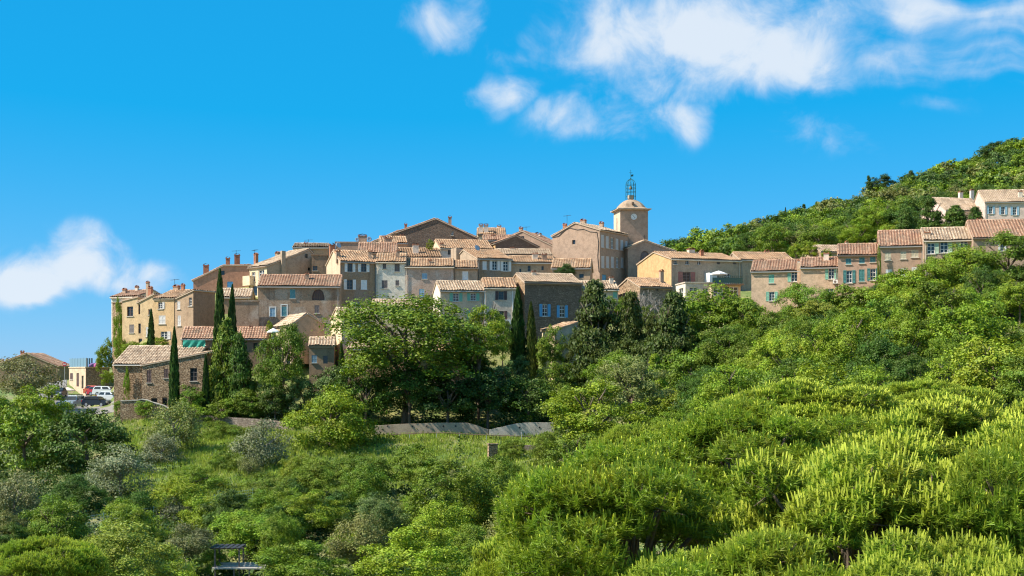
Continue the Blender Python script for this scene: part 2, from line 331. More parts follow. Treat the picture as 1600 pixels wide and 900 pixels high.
# ------------------------------------------------------------------ houses
def unit_shutter():
    mb = MB(); mb.box((0, -.05, 0), (.12, 0, 1)); mb.box((.88, -.05, 0), (1, 0, 1)); mb.box((.12, -.05, 0), (.88, 0, .08)); mb.box((.12, -.05, .92), (.88, 0, 1)); mb.box((.12, -.05, .47), (.88, 0, .53))
    for k in range(8):
        z = .09 + k * .105
        if .44 < z < .52: z += .03
        mb.quad((.12, -.045, z), (.88, -.045, z), (.88, -.004, z + .09), (.12, -.004, z + .09))
    mb.quad((.12, -.002, 0), (.88, -.002, 0), (.88, -.002, 1), (.12, -.002, 1))
    return mb
SHM = {}
def shutter_mesh(col):
    if col not in SHM:
        mb = unit_shutter(); me = pyd('shutter', mb.V, mb.F); me.materials.append(SHUT[col]); SHM[col] = me
    return SHM[col]
FRM = {}
def frame_mesh(col, bars):
    k = (col, bars)
    if k not in FRM:
        mb = MB(); w = .07
        mb.box((0, -.06, 0), (w, 0, 1)).box((1 - w, -.06, 0), (1, 0, 1)).box((w, -.06, 0), (1 - w, 0, w * .8)).box((w, -.06, 1 - w * .8), (1 - w, 0, 1))
        mb.box((.465, -.055, w * .8), (.535, -.002, 1 - w * .8))
        for q in range(bars):
            z = (q + 1) / (bars + 1); mb.box((w, -.045, z - .018), (.465, -.003, z + .018)); mb.box((.535, -.045, z - .018), (1 - w, -.003, z + .018))
        me = pyd('frame', mb.V, mb.F); me.materials.append(SHUT[col]); FRM[k] = me
    return FRM[k]
def tile_slope(o, de, L, du, S, pitch=.37, row=.5, rng=RNG):
    """corrugated canal tiles on one slope: o eave corner, de along the eave, du up the slope (unit vectors)"""
    o, de, du = np.array(o, float), np.array(de, float), np.array(du, float); nn = np.cross(de, du)
    if nn[2] < 0: nn = -nn
    nc = max(2, int(L / pitch)); nr = max(2, int(S / row)); pw = L / nc; rl = S / nr
    u = np.arange(nc * 4 + 1) / 4 * pw; prof = np.array([0., .7, 1., .7])
    hu = np.r_[np.tile(prof, nc), 0] * .115
    wob = rng.normal(0, .012, nc); hu = hu + np.r_[np.repeat(wob, 4), 0]
    V = []
    for r in range(nr):
        jit = np.r_[np.repeat(rng.normal(0, .02, nc), 4), 0]
        for (s, lift) in ((r * rl - .03, .055), ((r + 1) * rl, .0)):
            V.append(o + de * u[:, None] + du * (s + (jit[:, None] if lift else 0)) + nn * (hu + lift + .03)[:, None])
    V = np.array(V); f = np.arange(V.shape[1]) / V.shape[1]; g = np.arange(V.shape[0]) / V.shape[0]
    sag = (np.sin(f * rng.uniform(4, 9) + rng.uniform(0, 6))[None] + .7 * np.sin(f * 17 + rng.uniform(0, 6))[None]) * .035 - .05 * np.sin(np.pi * g)[:, None] + .03
    V = V + nn * sag[..., None]; m = len(u); idx = np.arange(2 * nr * m).reshape(2 * nr, m); I = []; rn = []
    for r in range(nr):
        a, b = idx[2 * r], idx[2 * r + 1]; I.append(np.stack([a[:-1], a[1:], b[1:], b[:-1]], -1))
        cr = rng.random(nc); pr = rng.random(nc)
        rn.append(np.stack([cr * .35, pr * .6 + .4, cr * .6 + .4, cr * .35], -1).ravel())  # valley faces kept dark: shade between the tile columns put into the colour
    return V.reshape(-1, 3), np.concatenate(I), np.concatenate(rn)

HOUSES = {}
class House:
    def __init__(s, name, label, pxL, pxR, Y, a=10, eave=None, base=None, D=8, ridge=None, profile=None, wall=None, side=None, tiles=None, flat=False,
                 windows=(), lwin=(), rwin=(), chimneys=(), cat='house', group=None, oh=.2, cornice=True, sink=3.0, key=None, overhang_side=.14, rightwall=None, pxB=None, rf=.5):
        s.a = math.radians(a); s.o = P(pxL, HZ, Y); s.u = Vector((math.cos(s.a), math.sin(s.a), 0)); s.v = Vector((-math.sin(s.a), math.cos(s.a), 0))
        s.W = s.hit(pxR, HZ)[0]; s.D = D
        if pxB is not None:      # depth taken from where the far end of the side wall shows
            r = (pxB - 800) / F; c = s.o if a > 0 else s.o + s.u * s.W; s.D = D = min(24, max(2.5, abs((r * c.y - c.x) / (s.v.x - r * s.v.y))))
        s.zb = (HZ - base) / F * Y - sink; s.o.z = s.zb; W = s.W
        root = s.root = empty(name, s.o, s.a); tag(root, label, cat, group)
        Z = lambda py, YY: (HZ - py) / F * YY - s.zb
        s.pipe = [ZINC, ZINC, PIPEB, PIPEC][int(RNG.integers(4))]; s.side = side or wall; tiles = tiles or T_ORANGE; s.wall = wall
        if profile:
            pr = [tuple(s.hit(x, y)) for x, y in profile]; pr[0] = (0., pr[0][1]); pr[-1] = (W, pr[-1][1]); s.axis = 'v'
            s.top = lambda u: float(np.interp(u, [q[0] for q in pr], [q[1] for q in pr])); s.pr = pr
            lt, rt = pr[0][1], pr[-1][1]
        else:
            He = s.He = Z(eave, Y); s.axis = 'u'; s.top = lambda u: He
            if flat: pr = [(0, He), (D, He)]
            else:
                rz = Z(ridge, Y + D * rf * math.cos(s.a)) if ridge is not None else He + D * rf * .34
                rz = max(rz, He + .35); pr = [(0., He), (D * rf, rz), (D, He if rf < .8 else rz - .5)]
            s.pr = pr
        ubr = [q[0] for q in s.pr] if s.axis == 'v' else []
        hf = [s.win_rect(w) for w in windows]
        s.face('wall', (0, 0), (1, 0), W, s.top, hf, ubr, s.wall)
        sl_top = (lambda v: s.pr[0][1]) if s.axis == 'v' else (lambda v: float(np.interp(v, [q[0] for q in s.pr], [q[1] for q in s.pr])))
        sr_top = (lambda v: s.pr[-1][1]) if s.axis == 'v' else sl_top
        vbr = [] if s.axis == 'v' else [q[0] for q in s.pr]
        hl = [s.win_rect(w, 'L') for w in lwin]; hr = [s.win_rect(w, 'R') for w in rwin]
        s.face('side_wall', (0, D), (0, -1), D, lambda q: sl_top(D - q), hl, [D - q for q in vbr], s.side)
        s.face('side_wall', (W, 0), (0, 1), D, sr_top, hr, vbr, rightwall or s.side)
        s.face('rear_wall', (W, D), (-1, 0), W, (lambda q: s.top(W - q)), [], [W - q for q in ubr], s.side)
        for w, r in zip(windows, hf): s.window(w, r, (0, 0), (1, 0))
        for w, r in zip(lwin, hl): s.window(w, r, (0, D), (0, -1))
        for w, r in zip(rwin, hr): s.window(w, r, (W, 0), (0, 1))
        if not flat: s.roof(tiles, oh, overhang_side, cornice)
        else: MB().box((-.1, -.1, s.pr[0][1] - .02), (W + .1, D + .1, s.pr[0][1] + .16)).build('parapet', s.wall, root)
        for c in chimneys: s.chimney(*c)
        if key: HOUSES[key] = s
    def endY(s): return s.o.y + s.u.y * s.W
    def hit(s, px, py, which='F'):
        d = Vector(((px - 800) / F, 1, (HZ - py) / F))
        if which == 'F': o, e, n = s.o, s.u, s.v
        elif which == 'L': o, e, n = s.o + s.v * s.D, -s.v, s.u
        else: o, e, n = s.o + s.u * s.W, s.v, s.u
        o2 = Vector((o.x, o.y, 0)); t = o2.dot(n) / d.dot(n); p = d * t
        return ((p - o2).dot(e), p.z - getattr(s, 'zb', 0))
    def win_rect(s, w, which='F'):
        x0, y0, x1, y1 = w[:4]; a = s.hit(x0, y0, which); b = s.hit(x1, y1, which); c = s.hit(x1, y0, which)
        u0, u1 = sorted((a[0], b[0])); z0, z1 = b[1], (a[1] + c[1]) / 2
        st = w[4]
        if st == 'open':
            q = (u1 - u0) * .27; u0 += q; u1 -= q
        elif st == 'openl': u0 += (u1 - u0) * .36
        elif st == 'openr': u1 -= (u1 - u0) * .36
        lim = s.W if which == 'F' else s.D
        return (max(u0, .12), min(u1, lim - .12), z0, z1)
    def face(s, name, o, d, L, top, holes, brk, mat):
        """one wall with real openings; o start, d direction in the house plan"""
        n = (d[1], -d[0]); RV = .22
        def pt(u, w, dep=0): return (o[0] + d[0] * u - n[0] * dep, o[1] + d[1] * u - n[1] * dep, w)
        us = sorted(set([0., L] + [round(b, 4) for b in brk if 0 < b < L] + [q for h in holes for q in (h[0], h[1])])); mb = MB()
        us = [q for i, q in enumerate(us) if i == 0 or q - us[i - 1] > 1e-4]
        for a, b in zip(us[:-1], us[1:]):
            m = (a + b) / 2; hs = sorted([h for h in holes if h[0] < m < h[1]], key=lambda h: h[2]); z = 0.
            for h in hs:
                if h[2] > z: mb.quad(pt(a, z), pt(b, z), pt(b, h[2]), pt(a, h[2]))
                z = h[3]
            mb.quad(pt(a, z), pt(b, z), pt(b, max(top(b), z + .01)), pt(a, max(top(a), z + .01)))
        for (a, b, z0, z1) in holes:
            mb.quad(pt(a, z0), pt(a, z1), pt(a, z1, RV), pt(a, z0, RV)); mb.quad(pt(b, z0, RV), pt(b, z1, RV), pt(b, z1), pt(b, z0))
            mb.quad(pt(a, z1), pt(b, z1), pt(b, z1, RV), pt(a, z1, RV)); mb.quad(pt(a, z0, RV), pt(b, z0, RV), pt(b, z0), pt(a, z0))
        mb.build(name, mat, s.root)
    def window(s, w, r, o, d):
        st = w[4]; col = w[5] if len(w) > 5 else 'white'; fcol = w[6] if len(w) > 6 else ('white' if col in ('white', 'green', 'blue', 'dgreen', 'pgreen', 'lgrey', 'pblue') else 'grey')
        u0, u1, z0, z1 = r; n = (d[1], -d[0]); rz = math.atan2(d[1], d[0])
        def loc(u, z, out): return (o[0] + d[0] * u + n[0] * out, o[1] + d[1] * u + n[1] * out, z)
        ww, hh = u1 - u0, z1 - z0
        if st == 'door':
            m = MB().box((0, -.05, 0), (ww, 0, hh)); 
            for q in (.08, .56): m.box((ww * .15, -.075, hh * q), (ww * .85, -.051, hh * (q + .36)))
            dd = m.build('door', SHUT[col], s.root, loc=loc(u0, z0, -.16), rot=(0, 0, rz))
            MB().box((ww * .86, -.12, hh * .46), (ww * .92, -.05, hh * .5)).build('handle', DARKMETAL, dd); return
        if st == 'arch':
            # timber filling under a round head, masonry ring in front of the corners
            k = 10; pts = [(u0 + ww * i / k, z0 + hh * (.3 + .7 * math.sqrt(max(0, 1 - (2 * i / k - 1) ** 2)))) for i in range(k + 1)]
            mb = MB(); mb.quad(*([(0, 0, 0), (ww, 0, 0)] + [(p[0] - u0, 0, p[1] - z0) for p in reversed(pts)]))
            wn = mb.build('window', SHUT[col], s.root, loc=loc(u0, z0, -.2), rot=(0, 0, rz))
            mb = MB()
            for i in range(k):
                a, b = pts[i], pts[i + 1]
                mb.quad((a[0] - u0, .2 - .196, a[1] - z0), (b[0] - u0, .004, b[1] - z0), (b[0] - u0, .004, hh), (a[0] - u0, .004, hh))
                mb.quad((a[0] - u0, .004, a[1] - z0), (a[0] - u0, .2, a[1] - z0), (b[0] - u0, .2, b[1] - z0), (b[0] - u0, .004, b[1] - z0))
            for v in range(len(mb.V)): mb.V[v] = (mb.V[v][0], mb.V[v][1] - .204, mb.V[v][2])
            mb.build('arch_surround', s.wall, wn)
            m = MB()
            for q in range(1, 5): m.box((ww * q / 5 - .03, -.03, .02), (ww * q / 5 + .03, -.002, hh * .6))
            m.build('batten', WOOD, wn); return
        wn = MB().quad((0, 0, 0), (ww, 0, 0), (ww, 0, hh), (0, 0, hh)).build('window', GLASS, s.root, loc=loc(u0, z0, -.19), rot=(0, 0, rz))
        if st != 'hole': obj('frame', frame_mesh(fcol, 2 if hh > .9 else 1), None, wn, (0, -.003, 0), (0, 0, 0), (ww, 1, hh))
        if hh > .55 and st != 'hole': MB().box((-.12, -.30, -.09), (ww + .12, -.175, -.002)).build('sill', STONETRIM, wn)
        sm = shutter_mesh(col) if st in ('open', 'closed', 'openl', 'openr') else None
        ex = .03
        if st == 'closed':
            obj('shutter', sm, None, wn, (.0, -.13, 0), (0, 0, 0), (ww * .497, 1, hh)); obj('shutter', sm, None, wn, (ww * .503, -.13, 0), (0, 0, 0), (ww * .497, 1, hh))
        if st == 'open':
            sw = ww * .5 * 1.1; j = RNG.uniform(.01, .10, 2)
            obj('shutter', sm, None, wn, (-sw - ex, -.20, -.02), (0, 0, j[0] * .5), (sw, 1, hh + .04))
            obj('shutter', sm, None, wn, (ww + ex, -.20, -.02), (0, 0, -j[1] * .5), (sw, 1, hh + .04))
        if st == 'openl': obj('shutter', sm, None, wn, (-ww * .54, -.20, 0), (0, 0, .03), (ww * .52, 1, hh))
        if st == 'openr': obj('shutter', sm, None, wn, (ww * 1.02, -.20, 0), (0, 0, -.03), (ww * .52, 1, hh))
    def roof(s, tiles, oh, os_, cornice):
        W, D, pr = s.W, s.D, s.pr; slab = MB(); VV, II, RR = [], [], []; base = 0
        segs = list(zip(pr[:-1], pr[1:]))
        ts = []
        for k, (p, q) in enumerate(segs):
            p, q = np.array(p, float), np.array(q, float); d = q - p; ln = np.hypot(*d)
            if ln < .05: continue
            d = d / ln
            if k == 0: p = p - d * oh
            if k == len(segs) - 1: q = q + d * oh
            nrm = np.array([-d[1], d[0]]); e0, e1 = -os_, (D if s.axis == 'v' else W) + os_
            def P3(c, e): return (c[0], e, c[1]) if s.axis == 'v' else (e, c[0], c[1])
            th = .13
            A = [P3(p, e0), P3(p, e1), P3(q, e1), P3(q, e0)]; B = [P3(p + nrm * th, e0), P3(p + nrm * th, e1), P3(q + nrm * th, e1), P3(q + nrm * th, e0)]
            i = len(slab.V); slab.V += A + B
            for f in ((0, 1, 2, 3), (7, 6, 5, 4), (0, 4, 5, 1), (1, 5, 6, 2), (2, 6, 7, 3), (3, 7, 4, 0)): slab.F.append(tuple(i + x for x in f))
            up = d[1] >= 0; lo, hi = (p, q) if up else (q, p); S = np.hypot(*(hi - lo)); dd = (hi - lo) / S
            o3 = np.array(P3(lo + nrm * th, e0)); de = np.array(P3((0, 0), 1.)); du = np.array(P3(dd, 0.))
            v, I, r = tile_slope(o3, de, e1 - e0, du, S); VV.append(v); II.append(I + base); RR.append(r); base += len(v)
        rf = slab.build('roof', CORN, s.root)
        t = obj('roof_tiles', npi('roof_tiles', np.concatenate(VV), np.concatenate(II), np.concatenate(RR), smooth=True), tiles, rf); t['kind'] = 'stuff'
        # ridge cap
        if len(pr) == 3 and s.axis == 'u':
            n = int(W / .45); mb = MB()
            for i in range(n):
                x0 = W * i / n - .02; x1 = W * (i + 1) / n + .02; z = pr[1][1] + .19 + .012 * (i % 2)
                mb.quad((x0, pr[1][0] - .16, z), (x1, pr[1][0] - .16, z), (x1, pr[1][0] - .05, z + .12), (x0, pr[1][0] - .05, z + .12)); mb.quad((x0, pr[1][0] - .05, z + .12), (x1, pr[1][0] - .05, z + .12), (x1, pr[1][0] + .05, z + .12), (x0, pr[1][0] + .05, z + .12))
                mb.quad((x0, pr[1][0] + .05, z + .12), (x1, pr[1][0] + .05, z + .12), (x1, pr[1][0] + .16, z), (x0, pr[1][0] + .16, z))
            me = pyd('ridge_tiles', mb.V, mb.F); at = me.attributes.new('tone', 'FLOAT', 'FACE'); at.data.foreach_set('value', np.repeat(RNG.random(n), 3).astype(np.float32))
            obj('ridge_tiles', me, tiles, rf)['kind'] = 'stuff'
        if cornice and s.axis == 'u':
            MB().box((-.05, -.13, s.He - .20), (W + .05, -.004, s.He - .06)).build('cornice', CORN, rf)
            if W > 3.5:
                g = s.He - .02 - oh * .3; MB().tube([(-.1, -oh - .07, g), (W * .5, -oh - .07, g - .03), (W + .1, -oh - .07, g)], .07, 6).build('gutter', s.pipe, rf)
                e = W - .25 if RNG.random() < .6 else .2
                MB().tube([(e, -oh - .07, g), (e, -oh - .05, g - .25), (e, -.09, g - .55), (e, -.09, .5)], .05, 6).build('drainpipe', s.pipe, s.root)
    def chimney(s, px, ptop, pbot, wpx, v=None, mat=None, kind='cap'):
        v = s.D * .5 if v is None else v
        e = s.o + s.v * v; d = Vector(((px - 800) / F, 1, 0)); q = Vector((e.x, e.y, 0)); t = q.dot(s.v) / d.dot(s.v); pp = d * t
        u = (pp - Vector((s.o.x, s.o.y, 0))).dot(s.u); z1 = (HZ - ptop) / F * pp.y - s.zb; z0 = (HZ - pbot) / F * pp.y - s.zb - .9; w = wpx * pp.y / F / 2
        mat = mat or CHIM; dd = w * .8
        c = MB().box((u - w, v - dd, z0), (u + w, v + dd, z1 - .22)).build('chimney', mat, s.root)
        m = MB().box((u - w - .07, v - dd - .07, z1 - .22), (u + w + .07, v + dd + .07, z1 - .14))
        for sx in (-1, 1): m.box((u + sx * w * .8 - .06, v - dd, z1 - .14), (u + sx * w * .8 + .06, v + dd, z1 - .02))
        m.quad((u - w - .05, v - dd, z1 - .02), (u - w - .05, v + dd, z1 - .02), (u, v + dd, z1 + .14), (u, v - dd, z1 + .14)); m.quad((u, v - dd, z1 + .14), (u, v + dd, z1 + .14), (u + w + .05, v + dd, z1 - .02), (u + w + .05, v - dd, z1 - .02))
        m.build('chimney_cap', CHIMR, c)
    def antenna(s, px, ptop, pbot, v=None):
        v = s.D * .5 if v is None else v; e = s.o + s.v * v; d = Vector(((px - 800) / F, 1, 0)); q = Vector((e.x, e.y, 0)); t = q.dot(s.v) / d.dot(s.v); pp = d * t
        u = (pp - Vector((s.o.x, s.o.y, 0))).dot(s.u); z1 = (HZ - ptop) / F * pp.y - s.zb; z0 = (HZ - pbot) / F * pp.y - s.zb - .8
        m = MB().tube([(u, v, z0), (u, v, z1)], .03, 5).tube([(u - .7, v, z1 - .15), (u + .7, v + .2, z1 - .05)], .02, 4)
        for k in range(6): x = u - .6 + k * .24; m.tube([(x, v - .25, z1 - .13 + k * .015), (x, v + .3, z1 - .13 + k * .015)], .012, 4)
        m.build('antenna', DARKMETAL, s.root)
    def dish(s, px, py, rpx, v=-.1, mat=None):
        e = s.o + s.v * v; d = Vector(((px - 800) / F, 1, 0)); q = Vector((e.x, e.y, 0)); t = q.dot(s.v) / d.dot(s.v); pp = d * t
        u = (pp - Vector((s.o.x, s.o.y, 0))).dot(s.u); z = (HZ - py) / F * pp.y - s.zb; r = rpx * pp.y / F
        m = MB().lathe([(.02, .0), (r * .5, r * .06), (r, r * .25), (r * .98, r * .28), (r * .5, r * .1), (.02, .03)], 14)
        o = m.build('satellite_dish', mat or GALV, s.root, True, loc=(u, v - .3, z), rot=(math.radians(65), 0, .4))
        MB().tube([(0, 0, 0), (0, -.1, -.2), (0, -.1, -.9)], .03, 5).tube([(0, r, .2), (0, r * .2, r * .9)], .015, 4).build('bracket', DARKMETAL, o)
    def boxpart(s, name, px0, py0, px1, py1, mat, out=.35, inn=0., which='F'):
        a = s.hit(px0, py0, which); b = s.hit(px1, py1, which)
        u0, u1 = sorted((a[0], b[0])); z0, z1 = sorted((a[1], b[1]))
        if which == 'F': return MB().box((u0, -out, z0), (u1, -.004 + inn, z1)).build(name, mat, s.root)
        if which == 'R': return MB().box((s.W + .004 - inn, u0, z0), (s.W + out, u1, z1)).build(name, mat, s.root)
        return MB().box((-out, s.D - u1, z0), (-.004 + inn, s.D - u0, z1)).build(name, mat, s.root)
    def aircon(s, px0, py0, px1, py1):
        a = s.hit(px0, py0); b = s.hit(px1, py1); u0, u1, z0, z1 = a[0], b[0], b[1], a[1]
        o = MB().box((u0, -.35, z0), (u1, -.06, z1)).build('air_conditioner', WHITE, s.root)
        r = (z1 - z0) * .36
        MB().lathe([(r, 0), (r * .9, .02), (.03, .02), (.02, .0)], 14).build('fan_grille', SHUT['grey'], o, loc=(u0 + (u1 - u0) * .45, -.351, (z0 + z1) / 2), rot=(math.radians(90), 0, 0))
        MB().box((u0 + .05, -.3, z0 - .12), (u0 + .12, .0, z0)).box((u1 - .12, -.3, z0 - .12), (u1 - .05, .0, z0)).build('bracket', DARKMETAL, o)
ZINC = plain('zinc_pipe', (.34, .33, .32), .5, .4); PIPEB = plain('brown_pipe', (.14, .09, .06), .6); PIPEC = plain('cream_pipe', (.55, .48, .38), .6)
STONETRIM = plain('stone_trim', (.55, .49, .41), .9); CORN = plain('cornice_render', (.52, .40, .29), .9)
# ------------------------------------------------------------------ the village, house by house
W_YEL = stucco('ochre_render', (.60, .46, .29), (.34, .22, .13), .35); W_YEL2 = stucco('apricot_render', (.60, .43, .25), (.36, .22, .13), .3)
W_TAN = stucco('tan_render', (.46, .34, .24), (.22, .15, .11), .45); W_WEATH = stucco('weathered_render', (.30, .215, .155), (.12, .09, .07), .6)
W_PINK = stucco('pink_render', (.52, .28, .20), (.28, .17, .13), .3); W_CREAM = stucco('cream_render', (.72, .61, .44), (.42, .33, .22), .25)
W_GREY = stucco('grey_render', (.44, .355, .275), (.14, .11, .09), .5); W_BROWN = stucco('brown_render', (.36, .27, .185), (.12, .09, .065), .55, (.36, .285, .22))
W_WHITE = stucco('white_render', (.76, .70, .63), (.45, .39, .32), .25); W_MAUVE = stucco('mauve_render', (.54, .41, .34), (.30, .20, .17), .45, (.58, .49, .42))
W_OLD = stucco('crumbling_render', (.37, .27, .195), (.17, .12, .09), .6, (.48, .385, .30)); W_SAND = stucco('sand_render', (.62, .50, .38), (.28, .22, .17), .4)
W_CONC = stucco('pale_grey_render', (.62, .54, .46), (.26, .22, .19), .4); W_ROSE = stucco('church_render', (.43, .32, .25), (.27, .19, .14), .3)
W_LPINK = stucco('pale_pink_render', (.56, .42, .31), (.40, .29, .22), .25); W_DUST = stucco('dusty_pink_render', (.42, .31, .24), (.24, .17, .13), .45)
W_PINK2 = stucco('faded_rose_render', (.48, .33, .26), (.26, .17, .13), .4); W_GOLD = stucco('golden_render', (.58, .39, .21), (.45, .30, .15), .25); W_VILLA = stucco('villa_pink_render', (.68, .54, .50), (.46, .33, .30), .2)
S_DARK = stone('dark_rubble_stone', (.20, .16, .135), (.30, .25, .21), (.12, .095, .08), 3.4, .8); S_TAN = stone('tan_rubble_stone', (.33, .235, .16), (.55, .43, .31), (.15, .105, .07), 2.9)
S_GREY = stone('grey_rubble_stone', (.27, .23, .20), (.40, .35, .31), (.20, .16, .14), 3.2); S_TOP = stone('summit_stone', (.17, .135, .115), (.24, .20, .17), (.10, .08, .07), 3.2, .6)

# --- western end
House('stucco_house', 'white house with red tiled roof on the western cliff edge above the ivy', 174, 216, 219, -24, 465, 505, 7, 456, wall=W_WHITE, tiles=T_RED,
      chimneys=[(195, 451, 462, 6, 2, CHIM), (214, 447, 462, 5, 3, CHIMW)])
House('stone_tower_house', 'narrow stone house end with climbing ivy at the village edge', 175.5, 192, 213, -28, 474, 556, 6, wall=S_TAN, flat=True)
House('ochre_house', 'ochre house at cliff edge with white-paned window and sloping roof', 191, 215, 209, -24, base=548, D=7, profile=[(191, 471), (215, 465)], wall=W_YEL, tiles=T_RED,
      windows=[(198.5, 479, 208, 494, 'plain', 'brown', 'brown'), (202, 507, 209.5, 520, 'closed', 'grey')], chimneys=[(231, 440, 456, 4.5, 4, CHIM), (235, 448, 460, 6, 3, CHIMR)])
House('ochre_house', 'ochre house with two tall narrow windows stacked between two ochre neighbours', 215, 240.5, 206.6, -24, base=548, D=7, profile=[(215, 474), (240.5, 461)], wall=W_YEL, tiles=T_PALE,
      windows=[(215.8, 475.5, 219, 491, 'hole'), (215.5, 505.5, 220, 521, 'hole'), (228, 511, 232, 526, 'closed', 'lgrey'), (216.5, 529, 222, 537, 'hole'), (231.5, 483, 236.5, 492, 'plain', 'white')])
House('apricot_house', 'apricot house with grey-shuttered windows and terracotta roof behind the lone cypress', 240.5, 272, 204.4, -22, 467.5, 548, 8, 456, wall=W_YEL2, tiles=T_ORANGE,
      windows=[(247, 472, 257.5, 482.5, 'openr', 'lgrey'), (248, 493, 258.5, 506, 'closed', 'lgrey'), (251, 518, 267, 530, 'openr', 'lgrey')], chimneys=[(276, 446, 456, 9, 4, CHIM), (286, 444, 458, 5, 4, CHIMR)]).antenna(273, 436, 448)
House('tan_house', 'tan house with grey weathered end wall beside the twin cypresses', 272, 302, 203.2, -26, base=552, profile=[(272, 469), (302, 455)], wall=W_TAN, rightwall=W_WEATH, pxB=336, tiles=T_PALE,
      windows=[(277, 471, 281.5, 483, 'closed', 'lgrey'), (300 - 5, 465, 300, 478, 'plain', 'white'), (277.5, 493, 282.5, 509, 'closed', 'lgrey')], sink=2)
House('pink_house', 'salmon pink house with one blue shuttered window and an oval window', 302, 390, 223, 5, base=475, D=9, profile=[(302, 439), (349, 416), (390, 415)], wall=W_PINK, side=W_WHITE, tiles=T_RED, pxB=294,
      windows=[(355, 440, 364, 449, 'closed', 'blue'), (345, 423, 351, 429.5, 'hole')], chimneys=[(322, 413, 427, 8, 3, CHIMR), (356, 402, 412, 6, 3, CHIMR), (370.5, 397, 411, 8, 4, CHIMR)]).antenna(369, 391, 400)
House('tiled_house', 'low house with rounded tiled roof below the pink house', 344, 391, 210, 4, 465, 490, 6, 453, wall=W_TAN, tiles=T_PALE)
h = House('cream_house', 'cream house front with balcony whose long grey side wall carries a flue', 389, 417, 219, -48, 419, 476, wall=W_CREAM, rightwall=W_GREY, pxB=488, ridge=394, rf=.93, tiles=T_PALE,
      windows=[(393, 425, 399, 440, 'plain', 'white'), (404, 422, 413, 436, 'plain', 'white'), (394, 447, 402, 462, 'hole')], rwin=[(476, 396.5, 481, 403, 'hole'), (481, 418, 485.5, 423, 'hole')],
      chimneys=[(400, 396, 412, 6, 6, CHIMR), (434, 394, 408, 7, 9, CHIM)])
h.boxpart('balcony', 386, 432, 397, 446, W_CREAM, .8)
h.antenna(398, 390, 400); h.boxpart('flue', 438, 392, 444, 430, W_GREY, .45, which='R')
House('grey_house', 'plain grey house end behind the long tiled roof with two small windows', 487, 511, 216, 6, 399, 440, 6, flat=True, wall=W_WEATH,
      windows=[(488.5, 415.5, 496, 423, 'plain', 'grey')])
House('flat_house', 'low beige house top with antennas on the skyline beside the cream house', 458, 512, 231, 4, 387, 420, 7, 382, wall=W_TAN, tiles=T_PALE, chimneys=[(478, 378, 388, 5, 3, CHIMR), (491, 380, 388, 5, 3, CHIMW)]).antenna(482, 374, 386)
h = House('old_stone_house', 'wide crumbling house with arched upper window and teal shutters', 403, 531, 199.5, 3, 448, 528, 9, 431.5, wall=W_OLD, tiles=T_RED, sink=4,
      windows=[(453, 452, 461.5, 466.5, 'closed', 'teal'), (487.5, 452, 507, 469, 'arch', 'brown'), (422, 482, 430, 494.5, 'closed', 'pblue'), (440, 479, 448, 494, 'closed', 'teal'), (491.5, 477, 499, 489.5, 'closed', 'grey')],
      chimneys=[(480, 426, 440, 5.5, 2.6, CHIM)])
for q in ((420.5, 480.5, 431.5, 496), (438.5, 476.5, 449.5, 495.5)): h.boxpart('window_surround', q[0], q[1], q[0] + 1.4, q[3], WHITE, .03); h.boxpart('window_surround', q[2] - 1.4, q[1], q[2], q[3], WHITE, .03); h.boxpart('window_surround', q[0], q[1] - 1.3, q[2], q[1] - .02, WHITE, .034)
House('garden_wall', 'tall crumbling garden wall between the twin cypresses and the wide old house', 364, 404, 198.3, 3, 471, 525, .5, wall=W_OLD, flat=True, cat='wall', sink=4)
House('annex', 'small tan annex with a front gable and brown door below the wide old house', 455, 506, 191, 28, base=534, profile=[(455, 509), (480, 491), (506, 507.5)], wall=W_TAN, side=W_CREAM, pxB=431, tiles=T_PALE,
      lwin=[(447, 513, 453, 527, 'door', 'brown'), (437, 514, 443, 524, 'hole')])
House('outbuilding', 'long low outbuilding with ribbed red tiles behind the tall cypresses', 284, 416, 193, 2, 530, 552, 5, 513, wall=W_WEATH, tiles=T_RED, windows=[(396, 536, 402, 546, 'hole')], chimneys=[(392, 509, 520, 5, 2.4, CHIM)])
House('cottage', 'tan cottage with pale blue shutter half hidden beside the spreading tree', 483, 522, 187, 6, 541, 592, 6, 529, wall=W_TAN, tiles=T_PALE, windows=[(487, 555, 495, 567, 'closed', 'pblue'), (505, 556, 512, 568, 'hole')])
# --- barn and car park
House('stone_barn', 'big stone barn with broad pale tiled roof above the car park', 178, 300, 188, -7, 570, 650, 11, 543, wall=S_TAN, tiles=T_PALE, sink=2)
House('stone_barn', 'stone barn wing with dark windows and sloping roof beside the slim cypress', 222, 323, 185.4, -5, base=652, D=2.6, profile=[(222, 572), (323, 552)], wall=S_TAN, tiles=T_PALE, sink=2,
      windows=[(229.6, 578, 236.5, 598, 'closed', 'brown'), (255.8, 576, 263, 590.5, 'closed', 'brown'), (297, 575, 308, 595.5, 'plain', 'brown'), (236, 622, 245.5, 630.5, 'hole'), (253.5, 621, 261.5, 633, 'hole')])
h = House('terrace_building', 'low stone building with glass-railed roof terrace beside the parked cars', 108, 134, 229, -58, 575, 604, wall=W_SAND, rightwall=S_GREY, pxB=171, flat=True, sink=2,
      windows=[(109.5, 583, 114, 593, 'closed', 'brown'), (119.5, 583, 123.5, 604, 'door', 'brown'), (127.5, 587, 130.5, 607, 'hole')])
ht = h
House('roadside_house', 'low tan house with dark red gable roof at the far left edge', -6, 90, 262, 0, base=600, D=9, profile=[(-6, 571), (42, 553), (90, 573)], wall=W_WEATH, tiles=T_RED,
      chimneys=[(35, 548, 560, 5, 3, CHIMR), (14, 560, 568, 6, 3, CHIMR), (3, 561, 569, 5, 2, CHIM)])
